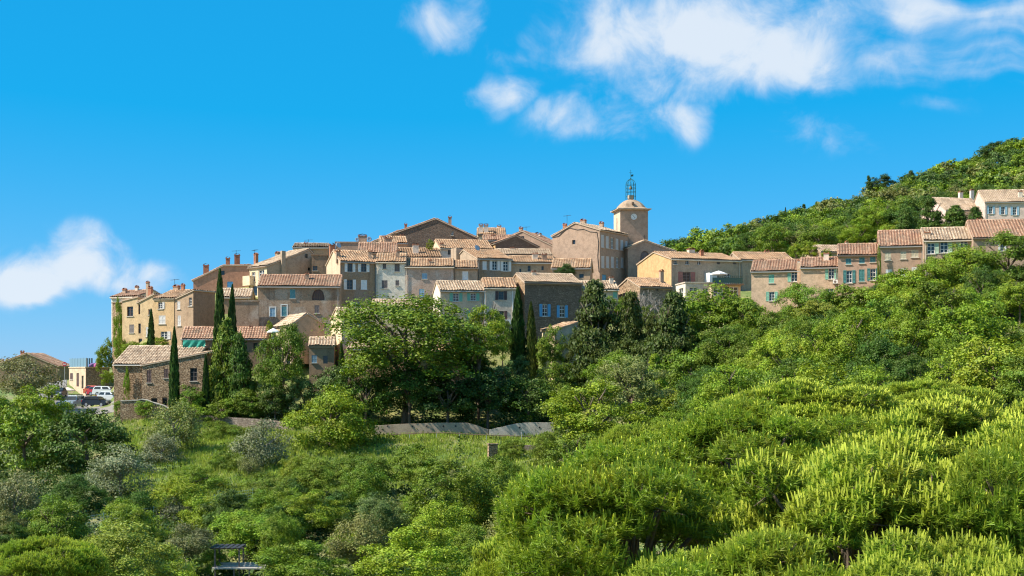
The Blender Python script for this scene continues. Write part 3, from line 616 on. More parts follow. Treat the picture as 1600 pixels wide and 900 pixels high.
# --- centre
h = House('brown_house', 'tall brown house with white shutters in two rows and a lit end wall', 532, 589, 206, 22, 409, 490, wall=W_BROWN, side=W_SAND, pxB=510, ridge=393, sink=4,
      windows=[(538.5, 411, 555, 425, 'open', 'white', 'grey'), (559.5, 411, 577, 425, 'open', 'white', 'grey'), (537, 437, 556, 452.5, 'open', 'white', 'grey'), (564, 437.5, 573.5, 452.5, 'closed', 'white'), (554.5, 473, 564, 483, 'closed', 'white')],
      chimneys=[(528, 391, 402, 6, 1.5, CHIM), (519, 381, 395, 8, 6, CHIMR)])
h.dish(528, 384, 4.5, 6); h.aircon(517, 429, 524, 436) if False else None
h.boxpart('drainpipe', 531.5, 411, 532.6, 486, WOOD, .12)
House('white_house', 'tall white house with small dark shutters in the middle of the row', 588, 633.5, 207.6, 3, 410, 490, 8, 398, wall=W_WHITE, sink=4,
      windows=[(598, 411, 603.5, 420, 'closed', 'grey'), (616.5, 412, 624.5, 424.5, 'closed', 'grey'), (596.5, 438, 605.5, 450.5, 'closed', 'grey'), (618, 438, 623.5, 446.5, 'closed', 'grey')], chimneys=[(578, 391, 402, 5, 1.5, CHIM), (622, 390, 402, 5, 2, CHIM)])
House('mauve_house', 'stained mauve house with two faded blue shutters next to the white one', 633.5, 708.5, 207.8, 3, 417.5, 490, 8, 406, wall=W_MAUVE, sink=4,
      windows=[(659.5, 427, 667.5, 436, 'closed', 'pblue'), (655, 451.5, 663, 464.5, 'closed', 'pblue')], chimneys=[(672, 405, 416, 5, 1.5, CHIM)])
House('grey_house', 'squat grey house with one white shutter at the end of the mauve house', 708.5, 746, 208.4, 3, 419.5, 460, 8, 409, wall=W_GREY, windows=[(722.5, 424, 731.5, 437, 'closed', 'white')], sink=4)
House('cottage', 'cottage with lit gable and blue window poking out left of the spreading tree', 534, 584, 190, 20, 497.5, 540, pxB=517, ridge=483, wall=W_CONC, side=W_CREAM, tiles=T_PALE, windows=[(556.5, 498, 564.5, 510, 'closed', 'blue')], cornice=False)
House('cottage', 'low tiled cottage roof just above the crown of the spreading tree', 582, 668, 197, 4, 480, 520, 6, 470, wall=W_CREAM, tiles=T_PALE, cornice=False)
House('long_house', 'long tan house seen in gaps behind the spreading tree', 543, 655, 187.5, 2, 546, 594, 7, 535, wall=W_TAN, tiles=T_PALE, windows=[(590, 556, 598, 570, 'plain', 'grey')])
House('stone_cottage', 'small grey stone cottage with orange roof right of the spreading tree trunk', 676, 738, 186, 2, 552, 594, 6, 539, wall=S_GREY, tiles=T_ORANGE, windows=[(722, 558, 728, 569, 'plain', 'brown')])
h = House('beige_house', 'beige house with three pairs of pale green shutters and a white end wall', 688, 757, 196.5, 11, 454.5, 530, pxB=677, ridge=441, wall=W_SAND, side=W_WHITE, tiles=T_PALE, sink=4,
      windows=[(702.5, 458, 722.5, 471, 'open', 'green'), (730, 458, 749, 470, 'open', 'green'), (729.5, 487, 749, 499.5, 'open', 'green')])
h = House('tall_house', 'pale grey house with brown shutters and an air conditioner behind the two cypresses', 757, 806.5, 197.5, 6, 450.5, 540, 8, 436.5, wall=W_CONC, side=W_CREAM, tiles=T_ORANGE, sink=4,
      windows=[(774, 455, 792, 468.5, 'open', 'brown'), (774, 486, 792.5, 500, 'open', 'brown')], chimneys=[(834 - 60, 430, 440, 4, 4, CHIMW)] if False else [])
h.aircon(788.5, 499.5, 797.5, 507); h.boxpart('drainpipe', 757, 454, 758, 512, WHITE, .1); h.boxpart('drainpipe', 800.5, 454, 801.5, 505, WHITE, .1)
House('dark_stone_house', 'dark stone house with two pairs of bright blue shutters', 820, 909, 198.5, 15, 442, 530, pxB=794, ridge=429, wall=S_DARK, side=S_TAN, tiles=T_PALE, sink=5,
      windows=[(843, 475.5, 860, 494.5, 'open', 'blue'), (870, 477.5, 887, 496, 'open', 'blue')], chimneys=[(834, 423, 433, 6, 3.5, CHIMW)])
House('garden_shed', 'small shed with slanting tiled roof beside the conifers', 867, 901, 188, 24, base=574, profile=[(867, 516), (901, 505)], wall=W_CONC, side=W_CREAM, pxB=847, tiles=T_ORANGE, cat='shed',
      windows=[(880, 560, 890, 573, 'hole')])
House('cottage', 'low cottage with pale roof between the dark stone house and the conifers', 909, 966, 203, 6, 453, 480, 6, 441, wall=W_SAND, tiles=T_PALE, windows=[(932, 454.5, 939.5, 463, 'closed', 'green'), (958, 456, 964, 466, 'closed', 'green')], chimneys=[(955, 432, 446, 6, 2, CHIMW)])
House('stone_cottage', 'rough stone cottage with gable end and tiled roof below the golden house', 1000, 1050, 203, 24, 449, 490, pxB=962, ridge=436, wall=S_GREY, side=S_TAN, tiles=T_ORANGE, chimneys=[(1033.5, 422, 446, 6, 2, CHIM)], windows=[(1024, 447.5, 1029, 454, 'hole')])
h = House('brown_house', 'upper brown house with three white-shuttered windows and a tapered flue on its end', 746, 799.5, 215, 22, 404.5, 440, pxB=704, ridge=391, wall=W_BROWN, side=W_GREY, sink=4,
      windows=[(754, 408, 760.5, 421.5, 'closed', 'white'), (765, 407.5, 781, 422.5, 'open', 'white'), (782, 408, 798.5, 424, 'open', 'white')])
h.dish(744, 388, 5, 3); h.boxpart('flue', 710, 389, 718.5, 414, W_GREY, .6, which='L')
House('brown_house', 'long low brown house with tiny windows right of the upper white shutters', 799.5, 868, 217.5, 5, 411, 440, 8, 402, wall=W_GREY,
      windows=[(811.5, 420, 814.5, 427, 'hole'), (824.5, 415, 829, 424, 'plain', 'grey'), (846, 416, 849.5, 422, 'hole')], chimneys=[(836, 395, 408, 8, 2, CHIMW), (850.5, 396, 411, 7, 1.4, CHIM)])
House('tan_house', 'tan house with bushy ivy on its wall below the large church-side building', 862, 922, 214, -6, 420, 455, 8, 407, wall=W_TAN, tiles=T_ORANGE, windows=[(905, 428, 912, 434, 'hole')], chimneys=[(905, 433, 440, 9, -2, CHIMW)] if False else [])
House('stone_house', 'huge dark stone gable crowning the top of the village', 620, 745, 236, 2, base=395, D=12, profile=[(620, 364), (681, 342.5), (745, 372)], wall=S_TOP, tiles=T_RED, sink=3,
      windows=[(705, 361, 708.5, 368, 'plain', 'white')], chimneys=[(703, 338, 350, 5, 8, CHIM), (634, 349, 360, 4, 6, CHIMR)])
House('attic_house', 'stepped roof edge left of the dark stone gable', 583, 622, 238, 4, base=395, D=8, profile=[(583, 379), (622, 362)], wall=W_TAN, tiles=T_RED)
h = House('beige_house', 'long flat beige upper house with a big square chimney and satellite dishes', 524, 584, 226, 3, 379, 405, 7, flat=True, wall=W_DUST, chimneys=[(566.5, 367, 388, 13, 1, CHIM)])
h.dish(577, 374, 4, .5); h.dish(558, 375, 3.5, .5); h.dish(528.5, 383, 4, -.4)
House('tiled_house', 'stretch of red tiled roof tucked behind the brown and white houses', 560, 620, 217, 4, 396, 410, 9, 381, wall=W_TAN, tiles=T_RED, cornice=False, chimneys=[(607, 371, 388, 11, 5, CHIM)])
House('tiled_house', 'orange roof with white end wall over the mauve house', 606, 690, 219, 8, 402.5, 418, 9, 389, wall=W_WHITE, tiles=T_ORANGE, pxB=599, chimneys=[(649.5, 381, 396, 9, 3, CHIMW)])
House('cream_house', 'cream house under the stone gable with ivy on its edge and low white wall', 688, 770, 226, 14, 388.5, 405, wall=W_WHITE, side=W_CREAM, pxB=673, ridge=376, tiles=T_ORANGE, windows=[(700, 390, 708, 398, 'hole')], chimneys=[(690, 379, 390, 5, 1, CHIM)])
House('brown_house', 'dark brown gabled house between the stone gable and the church-side building', 774, 841, 230, 16, base=405, profile=[(774, 381), (806, 369), (841, 387)], wall=stone('umber_stone', (.22, .16, .13), (.28, .22, .18), (.17, .13, .11), 3), side=W_GOLD, D=10, tiles=T_RED, sink=3)
House('golden_house', 'golden gabled house behind the dark brown gable', 790, 864, 240, -22, base=405, profile=[(790, 373), (816, 362), (864, 385)], wall=W_DUST, tiles=T_RED, D=9, windows=[(811, 369, 819, 374, 'hole')], chimneys=[(814, 355, 368, 5, 4, CHIM), (841, 364, 378, 9, 5, CHIMW)]).antenna(822, 354, 366)
h = House('summit_house', 'small summit house with twin white chimneys and roof terrace', 747, 790, 252, 3, 367, 385, 7, 358, wall=W_CREAM, tiles=T_ORANGE, chimneys=[(751.5, 350, 364, 6.5, 1, CHIMW), (759.5, 350, 364, 6.5, 1, CHIMW), (780, 352, 362, 6, 4, CHIMW)], windows=[(771, 361.5, 776, 366, 'plain', 'grey')])
House('lean_to', 'little cream lean-to wedged under the right foot of the dark stone gable', 722, 752, 231, 6, 384, 398, 5, 377, wall=W_CREAM, tiles=T_ORANGE, windows=[(730, 386, 735, 392, 'plain', 'grey')], chimneys=[(726, 373, 382, 4, 2, CHIMR)])
House('tiled_house', 'small tan house with tiled roof squeezed left of the stone gable foot', 596, 636, 229, 10, 380, 398, 6, 371, wall=W_TAN, tiles=T_ORANGE, windows=[(612, 384, 617, 390, 'hole')], chimneys=[(600, 368, 378, 4.5, 2, CHIMW), (628, 366, 376, 5, 4, CHIM)])
House('terrace_house', 'low terrace wall and roof between summit house and golden gable', 756, 800, 243, 4, 376, 392, 5, 369, wall=W_SAND, tiles=T_RED, chimneys=[(770, 366, 374, 4, 2, CHIMR)])
House('tiled_house', 'long tiled roof stretching below the dark brown gabled house', 776, 862, 222.5, 5, 399, 412, 7, 391, wall=W_DUST, tiles=T_PALE, chimneys=[(800, 386, 396, 5, 3, CHIMW)])
# --- church and its neighbours
wr = []
for k in range(6): wr.append((939.2 + 7.0 * k + (.6 * k), 367 + 2.0 * k, 939.2 + 7.0 * k + (.6 * k) + 4.6 - .15 * k, 387 + 1.1 * k, 'plain' if k == 2 else 'closed', 'lgrey'))
for k in range(6): wr.append((939.6 + 7.0 * k + (.6 * k), 400 + .6 * k, 939.6 + 7.0 * k + (.6 * k) + 4.6 - .15 * k, 419 - .1 * k, 'plain' if k == 3 else 'closed', 'lgrey'))
wr.append((941, 429, 947.5, 442, 'door', 'blue'))
h = House('town_hall', 'large plain beige building with blank gable and shuttered side beside the clock tower', 863, 937, 228, -32, base=455, profile=[(863, 370), (899, 349), (937, 360)], wall=W_ROSE, rightwall=W_DUST, pxB=981, tiles=T_PALE, sink=3,
      windows=[(894, 375, 899, 381.5, 'hole')], rwin=wr, chimneys=[(911.5, 343, 355, 8, 5, CHIM), (882.5, 349.5, 358, 5, 3, CHIMR), (940, 347, 360, 6, 8, CHIM)])
h.antenna(886, 336, 352)
pts = [(864, 371), (873, 369), (884, 359), (890, 356), (902, 359), (912, 358), (922, 362), (933, 363), (935.5, 380), (934, 400), (936, 425)]
MB().tube([(h.hit(x, y)[0], -.05, h.hit(x, y)[1]) for x, y in pts], .05, 5).build('cable', DARKMETAL, h.root)
TWR = h = House('clock_tower', 'square clock tower with domed roof and open iron bell cage', 969, 1012.5, 232, 9, 328, 402, pxB=959, wall=W_ROSE, side=stucco('tower_pale_render', (.66, .54, .42), (.4, .3, .22), .2), flat=True, cat='church tower', sink=6)
def tower_top(h):
    W, D, z = h.W, h.D, h.pr[0][1]; cx, cyy = W / 2, D / 2
    mb = MB(); 
    for (a, b) in ((-.25, .0), (-.5, .14)): mb.box((a, a, z + b), (W - a, D - a, z + b + .15))
    mb.build('cornice', CORN, h.root)
    prof = [(1.24, .28), (1.08, .40), (.95, .58), (.86, .9), (.75, 1.25), (.61, 1.55), (.44, 1.8), (.25, 1.97), (.18, 2.0)]
    V, Fc = [], []
    for (r, zz) in prof:
        for k in range(16):
            t = 2 * math.pi * (k + .5) / 16; m = max(abs(math.cos(t)), abs(math.sin(t))); sq = min(1, max(0, (zz - .3) / 1.7)) * .4
            rr = r * ((1 - sq) / m + sq); V.append((cx + rr * math.cos(t) * W / 2, cyy + rr * math.sin(t) * D / 2, z + zz))
    for i in range(len(prof) - 1):
        for k in range(16): Fc.append((i * 16 + k, i * 16 + (k + 1) % 16, (i + 1) * 16 + (k + 1) % 16, (i + 1) * 16 + k))
    Fc.append(tuple((len(prof) - 1) * 16 + k for k in range(16)))
    rf = obj('roof', pyd('roof', V, Fc), stucco('dome_plaster', (.42, .32, .235), (.2, .15, .1), .6), h.root)
    MB().box((cx - .42, cyy - .42, z + 2.1), (cx + .42, cyy + .42, z + 2.75)).build('lantern', CORN, rf)
    MB().box((cx - .32, -.0, z + .95), (cx + .0, .5, z + 1.35)).build('hatch', WOOD, rf)
    zc = z + 2.0; R = .84; g = MB(); zt = z + 4.5
    for k in range(10):
        t = 2 * math.pi * k / 10; x, y = math.cos(t) * R, math.sin(t) * R
        pts = [(cx + x, cyy + y, zc), (cx + x, cyy + y, zt)] + [(cx + x * q, cyy + y * q, zt + w) for q, w in ((.93, .3), (.75, .58), (.45, .82), (.1, .95))]
        g.tube(pts, .035, 5)
    for zz in (zc + .55, zc + 1.3, zt - .6, zt): g.tube([(cx + math.cos(2 * math.pi * k / 18) * R, cyy + math.sin(2 * math.pi * k / 18) * R, zz) for k in range(19)], .035, 5)
    cg = g.build('bell_cage', IRON, h.root)
    MB().lathe([(.02, .55), (.16, .5), (.22, .3), (.27, .1), (.36, 0), (.30, 0), (.02, .4)], 14, (cx, cyy, zt - .75)).build('bell', plain('bronze', (.20, .14, .06), .4, .8), cg, True)
    MB().tube([(cx, cyy, zt + .9), (cx, cyy, zt + 2.5)], .035, 5).tube([(cx - .3, cyy, zt + 2.0), (cx + .3, cyy, zt + 2.0)], .03, 5).lathe([(.01, -.14), (.13, 0), (.01, .14)], 8, (cx, cyy, zt + 1.1)).quad((cx + .04, cyy, zt + 1.35), (cx + .45, cyy, zt + 1.42), (cx + .45, cyy, zt + 1.75), (cx + .04, cyy, zt + 1.68)).build('weather_vane', IRON, cg)
    u, w = h.hit(990.4, 338.7); R = .5
    c = MB().lathe([(.0, .06), (R * .86, .06), (R * .9, .09), (R, .09), (R, 0)], 28).build('clock', WHITE, h.root, loc=(u, -.004, w), rot=(math.radians(90), 0, 0))
    m = MB()
    for k in range(12):
        t = 2 * math.pi * k / 12; c0, s0 = math.cos(t), math.sin(t); m.quad(*[(c0 * r - s0 * q, s0 * r + c0 * q, .066) for r, q in ((.30, -.018), (.40, -.018), (.40, .018), (.30, .018))])
    m.build('hour_marks', DARKMETAL, c)
    m = MB()
    for t, ln, wd in ((math.radians(128), .36, .025), (math.radians(-42), .25, .035)):
        c0, s0 = math.cos(t), math.sin(t); m.quad(*[(c0 * r - s0 * q, s0 * r + c0 * q, .072) for r, q in ((-.06, -wd), (ln, -wd), (ln, wd), (-.06, wd))])
    m.build('clock_hands', DARKMETAL, c)
    MB().box((-.02, D * .45, z - 3.4), (.3, D * .45 + .35, z - 1.1)).build('louvre_slit', DARKMETAL, h.root)
tower_top(TWR)
h = House('church_nave', 'plain church nave with blind arch below the clock tower', 981, 1054, 229, 12, base=450, D=14, profile=[(981, 388), (1007.5, 377), (1054, 393.5)], wall=W_ROSE, tiles=T_PALE, cat='church', windows=[(1000, 392, 1015, 408, 'arch', 'grey')])
u, w = h.hit(1007.5, 377); MB().tube([(u, .1, w), (u, .1, w + 1.0)], .04, 5).tube([(u - .28, .1, w + .7), (u + .28, .1, w + .7)], .04, 5).build('cross', DARKMETAL, h.root)
h = House('golden_house', 'big house with golden gable, grey shaded front and small square attic windows', 1049, 1157, 213, 20, 405, 485, pxB=996, ridge=395, wall=W_GREY, side=W_GOLD, tiles=T_ORANGE, sink=4,
      windows=[(1052.5, 407, 1058, 413, 'plain', 'white'), (1071, 407.5, 1076.5, 413.5, 'plain', 'white'), (1089.5, 408, 1095, 413.5, 'plain', 'white'), (1059.5, 425, 1086, 441, 'open', 'red'), (1120, 408, 1125, 413, 'closed', 'grey'), (1145, 408, 1150, 413, 'closed', 'grey'), (1116, 429, 1124, 443, 'plain', 'white'), (1131.5, 427, 1141.5, 443, 'plain', 'white')],
      chimneys=[(1079.5, 388, 398, 10, 5.5, CHIMW), (1096.5, 391, 402, 5, 2.5, CHIMR)])
HG = h
Y2 = h.endY(); 
House('grey_house', 'plain dark grey house end right of the balcony beside the pale pink house', 1157, 1240, Y2 + .1, 8, 406.5, 490, 8, 396, wall=W_GREY, tiles=T_ORANGE, sink=4, windows=[(1183, 408, 1189, 416, 'hole'), (1200.5, 408, 1204, 412, 'hole')], chimneys=[(1198, 391, 400, 6.5, 4, CHIM)])
# glazed extension and balcony in front of the golden-gabled house
h = House('glazed_extension', 'pale glazed extension under the balcony of the golden-gabled house', 1071, 1116, 206, 8, 442, 490, pxB=1056, wall=W_CONC, side=W_WHITE, flat=True, cat='extension', sink=4,
      windows=[(1077, 449, 1090, 460, 'plain', 'white'), (1098, 450, 1106, 459, 'plain', 'white')], lwin=[(1060.5, 450.5, 1067.5, 469, 'plain', 'white')])
h = House('glazed_extension', 'wide glass-fronted room with deck and dark green railing above it', 1112, 1157, 205.4, 8, 446.5, 490, 5, wall=W_SAND, flat=True, cat='extension', sink=4,
      windows=[(1114.5, 448, 1129.5, 462, 'plain', 'white'), (1130.5, 448, 1139, 470, 'hole'), (1140, 448, 1153, 465, 'plain', 'white')])
z = h.pr[0][1] + .16; m = MB()
h.boxpart('deck', 1111, 443.5, 1159.5, 446, WOOD, .9, 4)
for k in range(16): m.box((h.W * k / 15 - .03, -.75, z + .1), (h.W * k / 15 + .03, -.69, z + 1.25))
m.box((-.1, -.77, z + 1.2), (h.W + .1, -.67, z + 1.28)).box((-.1, -.74, z + .25), (h.W + .1, -.70, z + 1.0)).build('railing', plain('green_rail', (.02, .08, .075), .6), h.root)
DECK = h
h = House('pale_pink_house', 'pale pink house with green shutters and a curved shadow on its front', 1174, 1249, 199, -14, 425, 492, 9, 409, wall=W_LPINK, tiles=T_RED, sink=4,
      windows=[(1201, 429, 1209.5, 442, 'closed', 'green'), (1230.5, 423.5, 1246, 440, 'openl', 'green'), (1197, 456, 1215, 470, 'open', 'green')], chimneys=[(1249, 405, 420, 5.5, 1.5, CHIMW)])
h.boxpart('pilaster', 1245.5, 411, 1251, 446, W_LPINK, .3)
h = House('cream_pink_house', 'cream-pink house with half-open green shutters and an air conditioner', 1251, 1309.5, 195, -13, 419, 480, 9, 405, wall=W_LPINK, tiles=T_RED, sink=4,
      windows=[(1289.5, 418.8, 1308.5, 436, 'open', 'green'), (1290, 451, 1303, 462, 'plain', 'lgrey')], chimneys=[(1291, 394, 408, 8, 3, CHIMW)]); h.aircon(1301.5, 437.5, 1309, 443)
House('dusty_pink_house', 'dusty pink house with dark green shutters and three small attic shutters', 1309.5, 1374, 190.5, -13, 400, 470, 9, 384, wall=W_PINK2, tiles=T_RED, sink=4,
      windows=[(1321.5, 404, 1330, 413, 'closed', 'teal'), (1342.5, 402, 1351, 411.5, 'closed', 'teal'), (1359.5, 400, 1368, 409.5, 'closed', 'teal'), (1317.5, 422.5, 1336.5, 442, 'open', 'dgreen'), (1342, 421, 1351, 440, 'closed', 'dgreen'), (1355, 419.5, 1373, 438, 'open', 'dgreen'), (1348, 452, 1366, 463, 'open', 'green')],
      chimneys=[(1384, 367, 381, 12, 4, CHIM)]).dish(1391, 364, 3.5, 4)
h = House('tall_house', 'tall dusty house with cream upper shutters and white lower ones, vine on its corner', 1374, 1444, 186, -13, 386, 460, 10, 363, wall=W_DUST, tiles=T_RED, sink=4,
      windows=[(1382.5, 395, 1392, 406.5, 'closed', 'cream'), (1407, 393, 1416, 404.5, 'closed', 'cream'), (1424, 390.5, 1435, 402, 'closed', 'cream'), (1384, 421, 1393.5, 437, 'closed', 'white'), (1407, 419.5, 1417, 433, 'closed', 'white'), (1424.5, 417.5, 1435, 429, 'closed', 'white')])
h.boxpart('roof_light', 1425, 366, 1432, 369, WHITE, .0, 2) if False else None
House('long_house', 'long brown-grey house with tall white windows and pale green shutters', 1444, 1521, 182, -12, 377, 450, 10, 359, wall=W_DUST, tiles=T_PALE, sink=4,
      windows=[(1449, 379.5, 1467, 396.5, 'openr', 'pgreen'), (1469, 377.5, 1488, 395, 'openr', 'pgreen'), (1494, 375.5, 1512, 389, 'openl', 'pgreen')], chimneys=[(1449, 361, 374, 9, 2, CHIM), (1530, 341, 366, 7, 4, CHIM), (1534, 344, 366, 6, 5, CHIM)]).antenna(1523, 341, 352)
House('end_house', 'last house of the row with wide red roof beneath the villa', 1521, 1660, 179, -10, 373, 450, 11, 347, wall=W_DUST, tiles=T_RED, sink=4, windows=[(1560, 378, 1572, 392, 'open', 'white')])
h = House('villa', 'pink villa with hipped roof and three blue-white shuttered windows on the hill', 1539, 1640, 285, -6, 316.5, 352, 12, 299, wall=W_VILLA, tiles=T_PALE, sink=5,
      windows=[(1542, 322, 1554, 334, 'open', 'pblue'), (1561, 322.5, 1573.5, 335, 'open', 'pblue'), (1579, 323, 1592, 336, 'open', 'pblue')], chimneys=[(1594, 298, 312, 6, 2, CHIMW)])
House('villa_wing', 'lower wing of the pink villa with long pale roof behind dark trees', 1478, 1541, 289, 14, 328.5, 356, 11, 310, wall=W_VILLA, tiles=T_PALE, sink=5, chimneys=[(1501, 299, 312, 6, 6, CHIMW), (1518.5, 296, 312, 5.5, 7, CHIMW)])
House('lodge', 'little lodge roof with white chimney above the pale pink houses', 1283, 1330, 232, 8, 394, 415, 7, 385, wall=W_DUST, tiles=T_PALE, chimneys=[(1323, 377, 388, 4.5, 3, CHIMW)])
# ------------------------------------------------------------------ road, car park, walls and small structures
def road():
    n, m = 34, 12; V = []
    for i in range(n):
        Y = 193 + 50 * i / (n - 1); f = i / (n - 1)
        xl = 60 + 12 * f - 10 * (1 - f); xr = 184 * (1 - f) + 104 * f if f > .25 else 184 - 8 * f
        if f > .25: xr = 184 - 2 + (104 - 182) * min(1, (f - .25) / .35)
        for j in range(m):
            px = xl + (xr - xl) * j / (m - 1); V.append(((px - 800) / F * Y, Y, 0))
    V = np.array(V); V[:, 2] = ground_np(V[:, 0], V[:, 1]) + .10
    i = np.arange(n * m).reshape(n, m); I = np.stack([i[:-1, :-1], i[:-1, 1:], i[1:, 1:], i[1:, :-1]], -1).reshape(-1, 4)
    tag(obj('road', npi('road', V, I, smooth=True), plain('worn_asphalt', (.23, .21, .19), .9, 0, .25, 1.5)), kind='structure')
road()
def wall_path(name, label, tops, bots, Y, mat, cat='wall', th=.5, cap=None):
    """free-standing wall along pixels; tops and bots are rows at each px, Y a depth or list of depths"""
    # soften the corners of the top line
    k0 = np.arange(len(tops)); kk = np.linspace(0, len(tops) - 1, (len(tops) - 1) * 6 + 1); ys = Y if isinstance(Y, list) else [Y] * len(tops)
    tx = np.interp(kk, k0, [q[0] for q in tops]); ty = np.interp(kk, k0, [q[1] for q in tops]); w5 = np.ones(5) / 5
    ty[2:-2] = np.convolve(ty, w5, 'valid'); bots = list(np.interp(kk, k0, bots)); Y = list(np.interp(kk, k0, ys)); tops = list(zip(tx, ty + .2 * np.sin(kk * 7.3)))
    r = empty(name, P(tops[0][0], bots[0], Y[0] if isinstance(Y, list) else Y)); o = r.location; mb = MB(); A = []
    for k, (px, py) in enumerate(tops):
        y = Y[k] if isinstance(Y, list) else Y; t = P(px, py, y) - o; b = P(px, bots[k], y) - o; A.append((t, b))
    for k in range(len(A) - 1):
        (t0, b0), (t1, b1) = A[k], A[k + 1]; q = Vector((0, th, 0)); b0 = b0 - Vector((0, 0, 1)); b1 = b1 - Vector((0, 0, 1))
        mb.quad(b0, b1, t1, t0); mb.quad(t0, t1, t1 + q, t0 + q); mb.quad(b1 + q, b0 + q, t0 + q, t1 + q)
        if k == 0: mb.quad(b0 + q, b0, t0, t0 + q)
        if k == len(A) - 2: mb.quad(b1, b1 + q, t1 + q, t1)
    mb.build('wall', mat, r)
    if cap:
        mb = MB()
        for k in range(len(A) - 1):
            a, b = A[k][0] + Vector((0, -.08, .003)), A[k + 1][0] + Vector((0, -.08, .003)); q = Vector((0, th + .16, 0)); h = Vector((0, 0, .1))
            mb.quad(a, b, b + h, a + h); mb.quad(a + h, b + h, b + h + q, a + h + q); mb.quad(a, a + q, b + q, b)
        mb.build('coping', cap, r)
    return tag(r, label, cat)
CONCW = stucco('retaining_render', (.40, .34, .28), (.22, .18, .15), .5); CONCP = stucco('retaining_pale_render', (.46, .44, .42), (.32, .29, .26), .3)
w = wall_path('retaining_wall', 'long grey retaining wall with swooping top below the dark shrubs', [(586, 665), (640, 662), (725, 660), (740, 663), (763, 671.5)], [680, 681, 682, 683, 684], 172, CONCW)
for px in (606, 645, 667, 693, 712):
    p = P(px, 666, 171.98) - w.location; MB().lathe([(.001, 0), (.09, 0), (.12, .02), (.12, -.1)], 10).build('weep_hole', DARKMETAL, w, loc=p, rot=(math.radians(90), 0, 0))
w = wall_path('retaining_wall', 'pale smooth end of the retaining wall with rounded top by the round tree', [(764, 671.5), (785, 667), (803, 662.5), (820, 660.5), (866, 660)], [684, 684, 684, 684, 684], 171.7, CONCP)
for px in (812, 843):
    p = P(px, 668, 171.68) - w.location; MB().lathe([(.001, 0), (.09, 0), (.12, .02), (.12, -.1)], 10).build('weep_hole', DARKMETAL, w, loc=p, rot=(math.radians(90), 0, 0))
wall_path('stone_terrace_wall', 'rough stone terrace wall under the conifer with ivy below it', [(296, 651), (330, 649), (372, 653), (410, 655), (460, 661)], [664, 664, 668, 670, 676], [179, 179, 178, 177, 175], S_GREY)
wall_path('stone_terrace_wall', 'broken pale stone wall in front of the barn', [(188, 627), (214, 626), (224, 624), (240, 630), (255, 634), (266, 640)], [650, 650, 652, 652, 652, 652], 181.5, S_TAN, cap=STONETRIM)
wall_path('stone_terrace_wall', 'short dark stone wall stub beside the stone pillar', [(797, 697), (820, 695), (842, 697)], [722, 722, 722], 160, S_GREY)
o = MB().box((-.5, -.35, -1.5), (.5, .35, 1.95)).box((-.58, -.42, 1.951), (.58, .42, 2.1)).build('stone_pillar', S_TAN, None, loc=P(769, 722, 158), rot=(0, .03, .25)); tag(o, 'square stone pillar standing alone in the grass', 'pillar')
wall_path('garden_terrace', 'low stone terrace edge with lawn near the two centre cypresses', [(756, 575), (790, 574)], [586, 586], 186, S_TAN)
o = MB().box((-2.2, -.6, -.5), (2.2, .6, .06)).build('stone_slab', plain('pink_slab', (.52, .36, .27), .9), None, loc=P(812, 755, 142), rot=(0, -.02, .1)); tag(o, 'flat pinkish slab in the scrub left of the pines', 'slab')
# pipe railing along the path
def rail():
    r = empty('handrail', P(612, 682, 169)); o = r.location
    A = [P(px, py, 168.5) - o for px, py in ((612, 679), (660, 676.5), (705, 676.5), (740, 679), (800, 681), (856, 684))]
    MB().tube(A, .05, 6).build('rail', WOOD, r); 
    for px, py in ((640, 678), (682, 677), (718, 678), (760, 680), (815, 681.5)):
        p = P(px, py, 168.5) - o; MB().tube([p, p - Vector((0, 0, 1.5))], .045, 6).build('post', GALV, r)
    p = P(815, 673, 168.4) - o; MB().tube([p, p - Vector((0, 0, 1.8))], .05, 6).box((p.x - .12, p.y - .1, p.z), (p.x + .12, p.y + .1, p.z + .05)).build('marker_post', GALV, r)
    tag(r, 'thin metal handrail running along the path below the retaining wall', 'railing')
rail()
# wire fence in the valley
def wire_fence(label, pts):
    G = [Vector((P(px, HZ, Y).x, Y, 0)) for px, Y in pts]
    for g in G: g.z = ground(g.x, g.y)
    r = empty('wire_fence', G[0]); o = r.location; gm = plain('fence_wire', (.22, .33, .30), .5, .3)
    for g in G: MB().tube([g - o - Vector((0, 0, .4)), g - o + Vector((0, 0, 1.7))], .05, 5).build('post', gm, r)
    mb = MB()
    for a, b in zip(G[:-1], G[1:]):
        for k in range(6): h = Vector((0, 0, .15 + .28 * k)); mb.tube([a - o + h, b - o + h], .012, 3)
        for k in range(9): q = a.lerp(b, k / 9) - o; mb.tube([q, q + Vector((0, 0, 1.6))], .008, 3)
    mb.build('mesh', gm, r); tag(r, label, 'fence')
wire_fence('green wire mesh fence crossing the scrub under the pale olive', [(130, 123), (162, 125), (198, 127), (240, 129), (285, 132)])
wire_fence('green wire mesh fence on the bank above the bramble', [(300, 134), (335, 136), (366, 138), (395, 139)])
